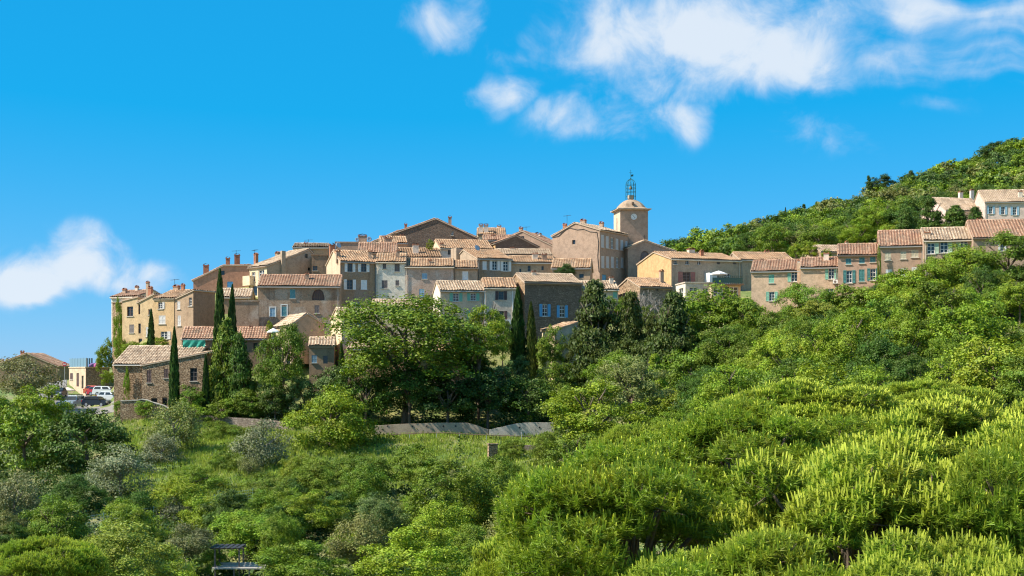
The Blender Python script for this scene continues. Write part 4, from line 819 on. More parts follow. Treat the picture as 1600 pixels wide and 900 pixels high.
# pergola
def pergola():
    b = P(362, 893, 111); r = empty('pergola', b); m = plain('weathered_timber', (.16, .13, .11), .8, 0, .3); m2 = plain('grey_timber', (.42, .38, .34), .8, 0, .2)
    for x, y in ((-1.15, -.8), (.75, -.8), (-1.15, .9), (.75, .9)): MB().box((x - .06, y - .06, -2.5), (x + .06, y + .06, 1.85)).build('post', m, r)
    for y in (-.8, .9): MB().box((-1.4, y - .05, 1.851), (1.0, y + .05, 1.97)).build('beam', m, r)
    for k in range(6): x = -1.35 + k * .42; MB().box((x - .17, -1.2, 1.975), (x + .13, 1.3, 2.02)).build('slat', plain('dark_slat', (.035, .035, .045), .6), r, rot=(0, 0, 0))
    for y, z in ((-1.0, .35), (-.3, .42), (.5, .5)): MB().box((-1.3, y - .25, z), (2.9, y + .25, z + .12)).build('platform_board', m2, r)
    for x in (.4, 1.6, 2.7): MB().box((x - .06, -1.15, -2.6), (x + .06, -1.03, .345)).build('post', m, r)
    tag(r, 'dark slatted timber pergola with low platform in the bottom thicket', 'pergola')
pergola()
# roof terrace of the low stone building
def terrace_rail(h):
    z = h.pr[0][1] + .16; W, D = h.W, h.D; gl = plain('blue_glass_panel', (.15, .25, .31), .15)
    for k in range(5): MB().box((.05, D * .9 * k / 5 + .1, z), (.09, D * .9 * (k + 1) / 5, z + 1.25)).build('glass_panel', gl, h.root) if False else None
    for k in range(6): a, b = W * k / 6, W * (k + 1) / 6; MB().box((a + .05, .05, z), (b - .05, .08, z + 1.35)).build('glass_panel', gl, h.root)
    for k in range(3): a, b = D * .3 * k / 3, D * .3 * (k + 1) / 3; MB().box((W - .1, a + .1, z), (W - .07, b - .02, z + 1.35)).build('glass_panel', gl, h.root)
    for k in range(7): MB().box((W * k / 6 - .03, .09, z), (W * k / 6 + .03, .15, z + 1.42)).build('rail_post', GALV, h.root)
    o = h.root.matrix_world
terrace_rail(ht)
def parasol(name, label, base, r, hgt, col, closed=False, tilt=0):
    e = empty(name, base); e.rotation_euler = (0, tilt, 0)
    MB().tube([(0, 0, 0), (0, 0, hgt)], .035, 6).build('pole', GALV, e)
    if closed: mb = MB().lathe([(.05, hgt * .45), (.22, hgt * .55), (.12, hgt * .9), (.01, hgt)], 8)
    else: mb = MB().lathe([(r, hgt - .55), (r * 1.0, hgt - .42), (r * .5, hgt - .15), (.01, hgt + .05)], 8)
    mb.build('canopy', plain('canopy_' + label[:9], col, .9), e); MB().lathe([(.25, 0), (.25, .08), (.05, .1)], 10).build('base', GALV, e)
    tag(e, label, 'parasol')
g = P(427, 528, 188.5); parasol('parasol', 'white parasol beside the small gabled annex', (g.x, g.y, P(427, 529, 188.5).z), .85, 1.35, (.80, .79, .76))
g = P(106, 604, 216); parasol('parasol', 'beige cafe parasol on the road by the terrace building', (g.x, g.y, ground(g.x, g.y)), 1.15, 1.5, (.72, .60, .48))
g = P(1130, 446, 202.5); parasol('parasol', 'white parasol on the deck of the glass-fronted room', (g.x, DECK.root.location.y + 1.5, DECK.root.location.z + DECK.pr[0][1] + .16), 1.3, 2.1, (.80, .80, .80))
o = DECK.root
m = MB(); 
for sx in (-.4, .4):
    for sy in (-.3, .3): m.box((sx - .03, sy - .03, 0), (sx + .03, sy + .03, .7))
m.box((-.55, -.42, .7), (.55, .42, .75)); t = m.build('deck_table', WHITE, None, loc=(P(1140, 446, 206).x, DECK.root.location.y + .9, DECK.root.location.z + DECK.pr[0][1] + .165)); tag(t, 'white table on the deck behind the green railing', 'table')
q = HG.boxpart('balcony_shed', 1101, 427, 1113, 442, WHITE, 1.6)
# folded pink parasol and cushions on the terrace
def cushion(label, px, py, Y, col, s):
    bm = bmesh.new(); bmesh.ops.create_icosphere(bm, subdivisions=2, radius=1)
    for v in bm.verts: v.co.z = max(v.co.z, -.4); v.co += Vector((random.uniform(-.1, .1), random.uniform(-.1, .1), random.uniform(-.06, .1)))
    me = bpy.data.meshes.new('towel'); bm.to_mesh(me); bm.free(); p = ht.root.matrix_basis @ Vector((ht.W * .5, 0, 0))
    d = Vector(((px - 800) / F, 1, 0)); zz = ht.zb + ht.pr[0][1] + .16
    tag(obj('towel', me, plain('towel_' + label[:6], col, .9), None, (d.x * Y, Y, zz + s[2] * .4), (0, 0, .3), s), label, 'towel')
cushion('purple towel heaped on the roof terrace wall', 146, 563, 221, (.16, .10, .26), (.7, .4, .45)); cushion('pink towel heaped on the roof terrace wall', 152.5, 564, 221, (.62, .16, .36), (.7, .4, .45))
# green windbreak net
h = MB(); 
V = []; nx, nz = 26, 8
for j in range(nz):
    for i in range(nx):
        f = i / (nx - 1); y = 191.8; py = 531.5 + (13 + 4 * math.sin(f * 3.1)) * j / (nz - 1); p = P(286 + 35 * f, py, y); V.append((p.x, p.y + .25 * math.sin(f * 19 + j) * j / nz - .1, p.z))
I = [(j * nx + i, j * nx + i + 1, (j + 1) * nx + i + 1, (j + 1) * nx + i) for j in range(nz - 1) for i in range(nx - 1)]
me = pyd('windbreak_net', V, I, True); md = obj('windbreak_net', me, plain('green_net', (.02, .30, .22), .7, 0, .3, 2)); tag(md, 'green windbreak net hung under the ribbed red roof', 'net')
# no-entry sign
def sign():
    b = P(101, 604, 222); b.z = ground(b.x, b.y); r = empty('road_sign', b); H = (HZ - 569) / F * 222 - b.z
    MB().tube([(0, 0, 0), (0, 0, H)], .04, 6).build('pole', GALV, r)
    d = MB().lathe([(.001, .03), (.34, .03), (.36, 0), (.001, 0)], 20).build('disc', plain('sign_red', (.45, .05, .06), .5), r, loc=(0, -.05, H), rot=(math.radians(90), 0, 0))
    MB().box((-.24, -.06, .031), (.24, .06, .04)).build('white_bar', WHITE, d); tag(r, 'round red no-entry sign on a pole by the road', 'sign')
sign()
# ------------------------------------------------------------------ cars
TYRE = plain('tyre', (.02, .02, .02), .9); RIM = plain('rim', (.5, .5, .52), .35, .7); CGL = None
def carpaint(n, c):
    m, t, b = newmat(n); b.inputs['Base Color'].default_value = rgba(c); b.inputs['Roughness'].default_value = .3; b.inputs['Metallic'].default_value = .25; b.inputs['Coat Weight'].default_value = .6; return m
def car(label, px, py, Y, rz, col, shape='hatch', rack=False):
    x = (px - 800) / F * Y; b = Vector((x, Y, ground(x, Y) + .10)); r = empty('parked_car', b, rz); tag(r, label, 'car', 'cars in the car park')
    S = {'hatch': (3.9, 1.68, [(-1.95, .55), (-1.9, .88), (-1.2, .95), (1.75, .98), (1.95, .62)], [(-1.0, .95), (-.35, 1.44), (1.25, 1.46), (1.78, .98)]),
         'van': (4.1, 1.75, [(-2.05, .6), (-2.0, .95), (-1.15, 1.08), (1.98, 1.1), (2.05, .6)], [(-1.0, 1.08), (-.45, 1.78), (1.85, 1.8), (1.98, 1.1)]),
         'wagon': (4.4, 1.72, [(-2.2, .55), (-2.15, .85), (-1.2, .95), (2.1, 1.0), (2.2, .62)], [(-1.05, .95), (-.3, 1.46), (1.8, 1.48), (2.12, 1.0)])}[shape]
    L, Wd, lo, cab = S; hw = Wd / 2; V, Fc = [], []
    prof = [(lo[0][0], .25)] + lo + [(lo[-1][0], .25)]; n = len(prof)
    for s_, ins in ((-1, 0.0), (-1, .12), (1, .12), (1, 0.0)): pass
    bm = bmesh.new()
    def prism(pts, y0, y1):
        a = [bm.verts.new((p[0], y0[i] if isinstance(y0, list) else y0, p[1])) for i, p in enumerate(pts)]; c = [bm.verts.new((p[0], y1[i] if isinstance(y1, list) else y1, p[1])) for i, p in enumerate(pts)]
        m = len(pts)
        for i in range(m): bm.faces.new((a[i], a[(i + 1) % m], c[(i + 1) % m], c[i]))
        bm.faces.new(a); bm.faces.new(list(reversed(c)))
    prism(prof, -hw, hw)
    t = [hw * .96, hw * .80, hw * .80, hw * .96]; prism(cab, [-q for q in t], t)
    bmesh.ops.recalc_face_normals(bm, faces=bm.faces); bmesh.ops.bevel(bm, geom=[e for e in bm.edges if e.calc_length() > .2], offset=.06, segments=2, affect='EDGES')
    me = bpy.data.meshes.new('body'); bm.to_mesh(me); bm.free(); body = obj('body', me, carpaint('paint_' + label[:14], col), r)
    A, B, C, D_ = cab
    def lerp(p, q, f): return (p[0] + (q[0] - p[0]) * f, p[1] + (q[1] - p[1]) * f)
    for s_ in (-1, 1):      # side glass
        for f0, f1 in ((.06, .48), (.53, .94)):
            bl, br = lerp(A, D_, f0 + .05), lerp(A, D_, f1); tl, tr = lerp(B, C, f0), lerp(B, C, f1)
            def sp(b_, t_, f): q = lerp(b_, t_, f); w = hw * (.96 - .16 * f) + .012; return (q[0], s_ * w, q[1])
            MB().quad(sp(bl, tl, .14), sp(br, tr, .14), sp(br, tr, .84), sp(bl, tl, .84)).build('side_window', GLASS, body)
    for nm, a, c in (('windscreen', A, B), ('rear_window', D_, C)):
        d = -1 if nm == 'windscreen' else 1
        def fp(f, s_): q = lerp(a, c, f); return (q[0] + d * .03, s_ * hw * (.90 - .16 * f), q[1] + .03)
        MB().quad(fp(.12, -1), fp(.12, 1), fp(.86, 1), fp(.86, -1)).build(nm, GLASS, body)
    fx = lo[0][0]; bx = lo[-1][0]
    for s_ in (-1, 1):
        MB().box((fx - .03, s_ * hw * .72 - .18, .6), (fx + .1, s_ * hw * .72 + .18, .76)).build('headlight', plain('lamp_glass', (.7, .72, .74), .2), body)
        MB().box((bx - .08, s_ * hw * .8 - .12, .7), (bx + .03, s_ * hw * .8 + .12, .92)).build('tail_light', plain('tail_red', (.4, .02, .02), .3), body)
        MB().box((-.95, s_ * (hw + .02) - .06, 1.0), (-.8, s_ * (hw + .14) + .02, 1.13)).build('mirror', DARKMETAL, body)
        for wx in (-L * .31, L * .30):
            w = MB().lathe([(.2, -.1), (.3, -.1), (.32, -.06), (.32, .06), (.3, .1), (.2, .1)], 16).build('wheel', TYRE, r, loc=(wx, s_ * (hw - .09), .32), rot=(math.radians(90), 0, 0))
            MB().lathe([(.001, .10), (.08, .105), (.2, .09), (.2, -.09), (.001, -.1)], 12).build('rim', RIM, w)
    MB().box((fx - .05, -hw * .9, .28), (fx + .1, hw * .9, .48)).build('bumper', DARKMETAL, body); MB().box((fx - .06, -.26, .36), (fx - .051, .26, .47)).build('number_plate', WHITE, body)
    if rack:
        m = MB()
        for s_ in (-1, 1): m.box((-.4, s_ * .62 - .03, 1.86), (1.6, s_ * .62 + .03, 1.92))
        for q in (-.3, .4, 1.1, 1.6): m.box((q - .03, -.62, 1.9), (q + .03, .62, 1.95))
        for s_ in (-1, 1):
            for q in (-.2, 1.4): m.box((q - .03, s_ * .62 - .03, 1.76), (q + .03, s_ * .62 + .03, 1.86))
        m.build('roof_rack', DARKMETAL, body)
R = math.radians
car('pale blue van with roof rack facing the camera', 115, 630, 199, R(82), (.42, .52, .62), 'van', True)
car('dark navy hatchback parked side-on in front of the white cars', 151, 632, 198.5, R(165), (.012, .02, .045), 'hatch')
car('white hatchback right behind the dark navy car', 173, 624, 203.5, R(160), (.74, .76, .78), 'hatch')
car('white estate car in the row between the red and navy cars', 169, 616, 208.5, R(168), (.78, .78, .78), 'wagon')
car('bright red car with pale roof behind the white estate', 157, 612, 212.5, R(160), (.55, .06, .08), 'hatch')
car('orange-red car nearest the dark stone wall', 151, 606, 216.5, R(158), (.52, .13, .06), 'hatch')
car('silver car half hidden by leaves at the left of the car park', 97, 628, 203, R(95), (.50, .50, .50), 'hatch')
car('dark grey car half hidden behind the silver one', 92, 619, 211, R(95), (.10, .11, .13), 'hatch')
# ------------------------------------------------------------------ vegetation meshes
def rdir(r, n, zmin=-1.):
    z = r.uniform(zmin, 1, n); t = r.uniform(0, 2 * np.pi, n); q = np.sqrt(1 - z * z); return np.stack([q * np.cos(t), q * np.sin(t), z], -1)
def unit(v): return v / (np.linalg.norm(v, axis=-1, keepdims=True) + 1e-9)
def leafquads(r, c, nrm, s, aspect=.6, up=None):
    t = rdir(r, len(c)) if up is None else up + .6 * rdir(r, len(c)); t = unit(t - nrm * np.sum(t * nrm, -1, keepdims=True)); b = np.cross(nrm, t); s = s[:, None]
    fold = nrm * s * .18
    return np.stack([c - t * s, c + b * s * aspect + fold, c + t * s, c - b * s * aspect + fold], 1).reshape(-1, 3)
def crown(name, seed, lobes, twigs, per, ls, shape='round', spread=.075, lr=(.24, .40)):
    r = np.random.default_rng(seed); Cs, Ns = [], []
    d = rdir(r, lobes, -.75)
    if shape == 'round': L = d * r.uniform(.42, .84, lobes)[:, None]; LR = r.uniform(*lr, lobes)
    elif shape == 'flat': L = d * np.array([1, 1, .75]) * r.uniform(.5, .78, lobes)[:, None]; LR = r.uniform(*lr, lobes); L[:, 2] = abs(L[:, 2]) * .9 - .1
    elif shape == 'cone':
        z = r.uniform(0, 1, lobes) ** 1.25; t = r.uniform(0, 2 * np.pi, lobes); q = (1 - z) ** .8 * r.uniform(.45, .8, lobes) + .04
        L = np.stack([q * np.cos(t), q * np.sin(t), -1 + 2 * z], -1); LR = (.13 + .22 * (1 - z)) * r.uniform(.8, 1.2, lobes)
    for k in range(lobes):
        td = rdir(r, twigs, -.25) * np.array([1, 1, .85 if shape != 'cone' else .45]); tp = L[k] + td * LR[k] * r.uniform(.7, 1.06, twigs)[:, None]
        off = r.normal(0, 1, (twigs, per, 3)) * spread * np.array([1, 1, .75]); c = tp[:, None] + off
        n = unit(unit(td)[:, None] * .9 + unit(L[k] + 1e-3) * .35 + rdir(r, twigs * per).reshape(twigs, per, 3) * .95 + np.array([0, 0, .25]))
        Cs.append(c.reshape(-1, 3)); Ns.append(n.reshape(-1, 3))
    c = np.concatenate(Cs); n = np.concatenate(Ns); s = ls * r.uniform(.6, 1.3, len(c))
    if shape != 'cone': c = c / np.percentile(np.abs(c), 98, axis=0)
    else: c[:, :2] /= np.percentile(np.hypot(c[:, 0], c[:, 1]), 96)
    tw = np.repeat(r.random(len(c) // per), per) * .5 + r.random(len(c)) * .5
    return npm(name, leafquads(r, c, n, s), 4, tw)
def cypress_mesh(seed):
    r = np.random.default_rng(seed); n = 5200; z = r.uniform(0, 1, n) ** .92; pr = np.minimum(1, (z / .10) ** .7) * (1 - z ** 2.3) ** .8 + .02
    t = r.uniform(0, 2 * np.pi, n); rr = pr * (.82 + .2 * np.sin(t * 5 + z * 23 + seed) * np.sin(z * 31 + seed)) * r.uniform(.75, 1.08, n)
    c = np.stack([rr * np.cos(t), rr * np.sin(t), z], -1); out = np.stack([np.cos(t), np.sin(t), 0 * t], -1)
    up = np.stack([.35 * np.cos(t), .35 * np.sin(t), np.full(n, .22)], -1); nr = unit(out + .8 * rdir(r, n)); b = unit(np.cross(nr, np.array([0, 0, 1.]))) * .16 * r.uniform(.6, 1.3, n)[:, None]
    u = np.array([0, 0, .021]) * r.uniform(.7, 1.6, n)[:, None] + out * .07
    return npm('crown', np.stack([c - u, c + b, c + u * 1.4, c - b], 1).reshape(-1, 3), 4, r.random(n))
def trunk_mesh(seed, limbs=6):
    r = random.Random(seed); mb = MB(); pts = [(r.uniform(-.03, .03), r.uniform(-.03, .03), z) for z in (0, .25, .5, .75, .95)]; mb.tube(pts, .075, 8, .03)
    for k in range(limbs):
        t = 2 * math.pi * (k + r.random() * .6) / limbs; z = r.uniform(.45, .8); q = r.uniform(.35, .6)
        p = [(0, 0, z), (math.cos(t) * q * .45, math.sin(t) * q * .45, z + .14), (math.cos(t) * q, math.sin(t) * q, z + .30), (math.cos(t + .3) * q * 1.25, math.sin(t + .3) * q * 1.25, z + .46)]; mb.tube(p, .035, 6, .008)
        for s_ in (-.5, .5): mb.tube([p[2], (p[2][0] + math.cos(t + s_) * .25, p[2][1] + math.sin(t + s_) * .25, p[2][2] + .13)], .014, 4, .004)
    return pyd('trunk', mb.V, mb.F, True)
PR = {}
PR['broad'] = [crown('crown', 11 + k, 46, 20, 11, .040, lr=(.12, .26), spread=.05) for k in range(4)]
PR['fine'] = [crown('crown', 31 + k, 58, 32, 11, .028, lr=(.10, .23), spread=.042) for k in range(3)]
PR['wide'] = [crown('crown', 41 + k, 110, 20, 10, .026, 'round', .045, (.12, .22)) for k in range(2)]
PR['olive'] = [crown('crown', 51 + k, 30, 24, 13, .036, spread=.085, lr=(.22, .36)) for k in range(3)]
PR['cone'] = [crown('crown', 61 + k, 120, 16, 9, .040, 'cone', .05) for k in range(3)]
PR['small'] = [crown('crown', 71 + k, 18, 14, 8, .085, lr=(.28, .42)) for k in range(4)]
PR['cypress'] = [cypress_mesh(k) for k in range(3)]
TRK = [trunk_mesh(k) for k in range(4)]
for L_ in PR.values():
    for me in L_: me.materials.append(LEAF)
for me in TRK: me.materials.append(BARK)
TRG = [me.copy() for me in TRK]
for me in TRG: me.materials.clear(); me.materials.append(GREYBARK)
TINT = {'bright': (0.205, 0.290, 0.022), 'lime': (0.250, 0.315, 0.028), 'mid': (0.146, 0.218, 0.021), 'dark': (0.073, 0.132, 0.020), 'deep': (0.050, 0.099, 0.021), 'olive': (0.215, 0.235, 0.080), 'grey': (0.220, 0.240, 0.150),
        'conifer': (0.082, 0.113, 0.025), 'cyp': (0.046, 0.090, 0.020), 'yellow': (0.220, 0.260, 0.040), 'rust': (0.170, 0.175, 0.055), 'blue': (0.099, 0.158, 0.046), 'dry': (0.200, 0.205, 0.100), 'pine': (0.195, 0.270, 0.027)}
TR = random.Random(5)
def tree(name, label, kind, px, py, rx, rz, Y, tint='mid', group=None, trunk=True, cat='tree', grey=False):
    """crown centred on a pixel at depth Y, radii in pixels; the trunk reaches the ground there"""
    c = P(px, py, Y); s = Y / F; gz = ground(c.x, Y); R_, Z_ = rx * s, rz * s
    r = empty(name, (c.x, Y, gz)); tag(r, label, cat, group); lst = PR[kind]; me = lst[TR.randrange(len(lst))]
    if kind == 'cypress':
        top = c.z + Z_; o = obj('crown', me, None, r, (0, 0, min(.2, c.z - Z_ - gz)), (TR.uniform(-.015, .015), TR.uniform(-.015, .015), TR.uniform(0, 6)), (R_, R_, top - gz))
    else: o = obj('crown', me, None, r, (0, 0, c.z - gz), (TR.uniform(-.12, .12), TR.uniform(-.12, .12), TR.uniform(0, 6.28)), (R_, R_ * TR.uniform(.85, 1.0), Z_))
    q = TINT[tint]; v = TR.uniform(.85, 1.15); o.color = (q[0] * v * TR.uniform(.92, 1.08), q[1] * v, q[2] * v, 1)
    if trunk:
        h = c.z - gz + Z_ * .45; w = max(R_ * .75, .8) if kind != 'cypress' else .5
        obj('trunk', (TRG if grey else TRK)[TR.randrange(4)], None, r, (0, 0, -.3), (0, 0, TR.uniform(0, 6)), (w, w, max(h, .8) + .3))
    return r
# ------------------------------------------------------------------ named trees, left to right
CYP = 'cypress_tree'
tree(CYP, 'tall left-hand cypress of the close pair towering over the low outbuilding', 'cypress', 342, 500, 10.5, 72, 189.5, 'cyp')
tree(CYP, 'shorter right-hand cypress of the close pair by the garden wall', 'cypress', 361, 520, 9, 68, 190.5, 'cyp')
tree(CYP, 'slim cypress standing in front of the stone barn', 'cypress', 272, 580, 8.5, 63, 181.5, 'cyp')
tree(CYP, 'thin low cypress at the right end of the stone barn', 'cypress', 322, 605, 6.5, 46, 182, 'cyp')
tree(CYP, 'small cypress against the apricot house', 'cypress', 236, 515, 6.5, 28, 200.5, 'cyp')
tree(CYP, 'tall dense cypress at the corner of the dark stone house', 'cypress', 810, 520, 12.5, 65, 190, 'cyp')
tree(CYP, 'looser, slightly shorter cypress right of the tall dense one', 'cypress', 831.5, 533, 9.5, 56, 189.5, 'conifer')
tree(CYP, 'dark slim cypress in deep shade left of the spreading tree trunk', 'cypress', 533, 575, 6.5, 36, 183, 'cyp')
tree('spreading_tree', 'very wide spreading tree with sunlit leaves in front of the central houses', 'wide', 634, 538, 116, 68, 178, 'mid')
tree('spreading_tree', 'lighter leafy tree joined to the right side of the wide spreading tree', 'fine', 748, 530, 46, 46, 181, 'bright')
tree('broadleaf_tree', 'light leafy shrub tree between the spreading tree and the two cypresses', 'fine', 785, 535, 22, 38, 190, 'mid')
tree('evergreen_oak', 'dark evergreen with bare trunk below the gabled annex', 'fine', 441, 568, 43, 55, 181, 'mid')
tree('conifer', 'loose light green conifer in front of the close cypress pair', 'cone', 350, 575, 32, 72, 184.5, 'mid')
tree('conifer', 'bushy conifer right of the close cypress pair', 'cone', 378, 590, 30, 66, 183, 'dark')
tree('conifer', 'wide dark conifer right of the garden shed', 'cone', 935, 525, 56, 80, 181, 'conifer')
tree('conifer', 'middle dark conifer with pointed top beside the bare grey tree', 'cone', 986, 530, 40, 70, 181, 'conifer')
tree('conifer', 'right-hand dark conifer below the glazed extension', 'cone', 1050, 534, 50, 74, 173, 'conifer')
tree('broadleaf_tree', 'tan-grey olive at the far left in front of the roadside house', 'olive', 36, 598, 50, 36, 192, 'dry', grey=True)
tree('broadleaf_tree', 'bright green tree crown left of the parked van', 'broad', 56, 642, 48, 36, 178, 'bright')
tree('broadleaf_tree', 'small bright crown at the left edge under the olive', 'broad', 0, 660, 42, 40, 172, 'bright')
tree('broadleaf_tree', 'large dark green crown below the car park bank', 'broad', 136, 706, 66, 58, 156, 'dark')
tree('broadleaf_tree', 'dark green crown at the left edge beside the large dark one', 'broad', 38, 706, 60, 60, 158, 'mid')
tree('olive_tree', 'silvery olive tree in sunlight below the large dark crown', 'olive', 188, 745, 49, 42, 141, 'grey', grey=True)
tree('olive_tree', 'dusky olive tree on the slope under the broken stone wall', 'olive', 272, 678, 44, 44, 163, 'olive', grey=True)
tree('olive_tree', 'paler lower olive leaning on the dusky olive', 'olive', 252, 712, 32, 30, 157, 'grey', grey=True)
tree('olive_tree', 'tall silvery olive left of the bright round tree', 'olive', 410, 708, 44, 48, 156, 'grey', grey=True)
tree('olive_tree', 'small rounded olive at the foot of the tall silvery olive', 'olive', 388, 742, 24, 24, 152, 'olive', grey=True)
tree('olive_tree', 'grey straggly olive at the left edge above the pine tips', 'olive', 22, 790, 42, 46, 126, 'dry', grey=True)
tree('round_tree', 'bright round tree on the meadow right of the silvery olive', 'fine', 517, 670, 66, 58, 166, 'bright')
tree('broadleaf_tree', 'mid green round bush tree near the bottom left', 'fine', 84, 828, 46, 46, 112, 'mid')
tree('fig_tree', 'leafy fig bush on the bank below the dusky olive', 'fine', 303, 762, 42, 30, 146, 'mid', cat='bush')
tree('dead_tree', 'bare grey branching tree between the conifers', 'small', 1016, 470, 1.2, 1.2, 190, 'grey', trunk=False)
tree('broadleaf_tree', 'broad light crown in front of the glazed extension', 'broad', 1112, 496, 58, 40, 177, 'bright')
tree('broadleaf_tree', 'rounded crown right of the light one below the grey house end', 'broad', 1160, 510, 46, 40, 174, 'mid')
tree('broadleaf_tree', 'crown under the lower window of the pale pink house', 'fine', 1268, 482, 48, 36, 176, 'mid')
tree('broadleaf_tree', 'golden-tinged rounded crown in the green slope below the cream-pink house', 'broad', 1283, 500, 42, 26, 168, 'yellow')
tree('broadleaf_tree', 'dark domed crown just under the golden-tinged one', 'broad', 1288, 545, 44, 46, 160, 'dark')
tree('broadleaf_tree', 'crown below the dusty pink house with dark green shutters', 'broad', 1335, 482, 44, 34, 174, 'mid')
tree('broadleaf_tree', 'large bright crown below the tall dusty house', 'fine', 1420, 470, 66, 44, 166, 'bright')
tree('broadleaf_tree', 'high bright crown hiding the long house with tall white windows', 'fine', 1500, 430, 56, 42, 166, 'bright')
tree('broadleaf_tree', 'high crown at the right edge covering the last house of the row', 'fine', 1575, 415, 62, 46, 163, 'mid')
tree('broadleaf_tree', 'wide crown over the shadowed right-hand slope edge', 'fine', 1580, 500, 60, 48, 150, 'mid')
tree('umbrella_pine', 'dome-shaped pine crown at the right edge of the slope', 'fine', 1572, 555, 64, 42, 128, 'mid')
tree('broadleaf_tree', 'olive-brown bush at the right edge above the pines', 'olive', 1592, 640, 34, 26, 100, 'dry')
# wood on the slope under the right-hand row: crowns that nothing tells apart
TWORD_ = {'mid': 'mid-green ', 'bright': 'fresh green ', 'dark': 'dark green ', 'lime': 'yellow-green '}
WL = 'crown in the dense wood on the slope below the eastern row of houses'; WG = 'dense wood below the eastern houses'
for q in [(1080, 590, 48, 40, 166), (1130, 560, 46, 40, 168), (1110, 625, 46, 34, 150), (1180, 575, 50, 42, 160), (1215, 530, 46, 38, 168), (1200, 620, 54, 36, 142), (1245, 590, 46, 40, 150), (1320, 600, 56, 42, 140), (1350, 535, 56, 44, 158),
          (1375, 590, 56, 44, 140), (1400, 520, 50, 40, 160), (1440, 550, 58, 46, 148), (1465, 500, 50, 38, 160), (1500, 580, 60, 46, 130), (1520, 520, 56, 44, 150), (1430, 615, 58, 36, 124), (1540, 625, 56, 40, 112), (1620, 590, 50, 44, 118), (1480, 460, 46, 34, 168), (1545, 465, 50, 38, 158),
          (1610, 455, 46, 38, 160), (1050, 640, 40, 32, 152), (1155, 535, 36, 30, 172), (1390, 455, 36, 26, 172), (1260, 545, 36, 30, 165)]:
    tn = TR.choice(['mid', 'bright', 'mid', 'mid', 'dark', 'lime']); tree('slope_tree', TWORD_[tn] + WL, TR.choice(['fine', 'broad', 'fine']), *q, tn, WG)
TWORD = {'mid': 'mid-green ', 'bright': 'fresh green ', 'dark': 'dark green ', 'lime': 'yellow-green ', 'olive': 'grey-green ', 'rust': 'brownish ', 'blue': 'bluish-green '}
top_limit = lambda px: float(np.interp(px, [900, 1040, 1110, 1180, 1240, 1275, 1310, 1350, 1385, 1440, 1470, 1500, 1540, 1600], [560, 470, 460, 476, 460, 447, 460, 462, 442, 420, 402, 390, 376, 368]))
def fill(n, name, label, group, box, rad, hgt, kinds, tints, cat, avoid, seed, trunk=True, gap=.8):
    r = np.random.default_rng(seed); pts = []
    for _ in range(n * 12):
        if len(pts) >= n: break
        px = r.uniform(box[0], box[1]); Y = r.uniform(box[2], box[3]); x = (px - 800) / F * Y; gz = ground(x, Y); R_ = r.uniform(*rad); py = HZ - gz / Y * F
        if avoid(px, py, Y) or any((x - q[0]) ** 2 + (Y - q[1]) ** 2 < (gap * (R_ + q[2])) ** 2 for q in pts): continue
        s = Y / F; h = R_ * r.uniform(*hgt); tn = tints[int(r.integers(len(tints)))]
        if HZ - (gz + h + R_ * .8) / s < top_limit(px) + 4: continue
        pts.append((x, Y, R_))
        tree(name, TWORD[tn] + label, kinds[int(r.integers(len(kinds)))], px, HZ - (gz + h) / s, R_ / s, R_ * r.uniform(.75, 1.0) / s, Y, tn, group, trunk, cat)
fill(76, 'slope_tree', WL, WG, (1035, 1860, 84, 184), (1.9, 3.7), (.6, 1.35), ['fine', 'broad', 'fine'], ['mid', 'bright', 'mid', 'dark', 'lime', 'bright'], 'tree', lambda px, py, Y: py < 470 or Y > 190 - (px - 1150) * .06 or px < 1100 and Y > 176, 77, gap=.85)
fill(84, 'thicket_bush', 'leafy bush in the dense thicket on the valley floor', 'thicket on the valley floor', (-160, 880, 72, 150), (1.0, 2.4), (.3, .85), ['fine', 'fine', 'olive'], ['mid', 'bright', 'mid', 'lime', 'dark', 'bright', 'olive'], 'bush', lambda px, py, Y: py < 760 or (px < 420 and py < 815) or (290 < px < 420 and Y < 120), 78, False, .8)
# trees left of the pines
tree('broadleaf_tree', 'big rounded crown right of the pale retaining wall end', 'fine', 930, 655, 76, 52, 138, 'bright')
tree('broadleaf_tree', 'tall crown with dead twigs behind the big rounded one', 'fine', 985, 615, 56, 50, 146, 'olive')
tree('broadleaf_tree', 'bright crown between the conifers and the pines', 'fine', 955, 588, 40, 34, 160, 'bright')
tree('small_pine', 'small tufted pine crown poking up between conifers and pines', 'cone', 1025, 590, 24, 34, 158, 'lime')
tree('broadleaf_tree', 'dark crown in the hollow under the big rounded one', 'broad', 905, 715, 50, 34, 128, 'mid')
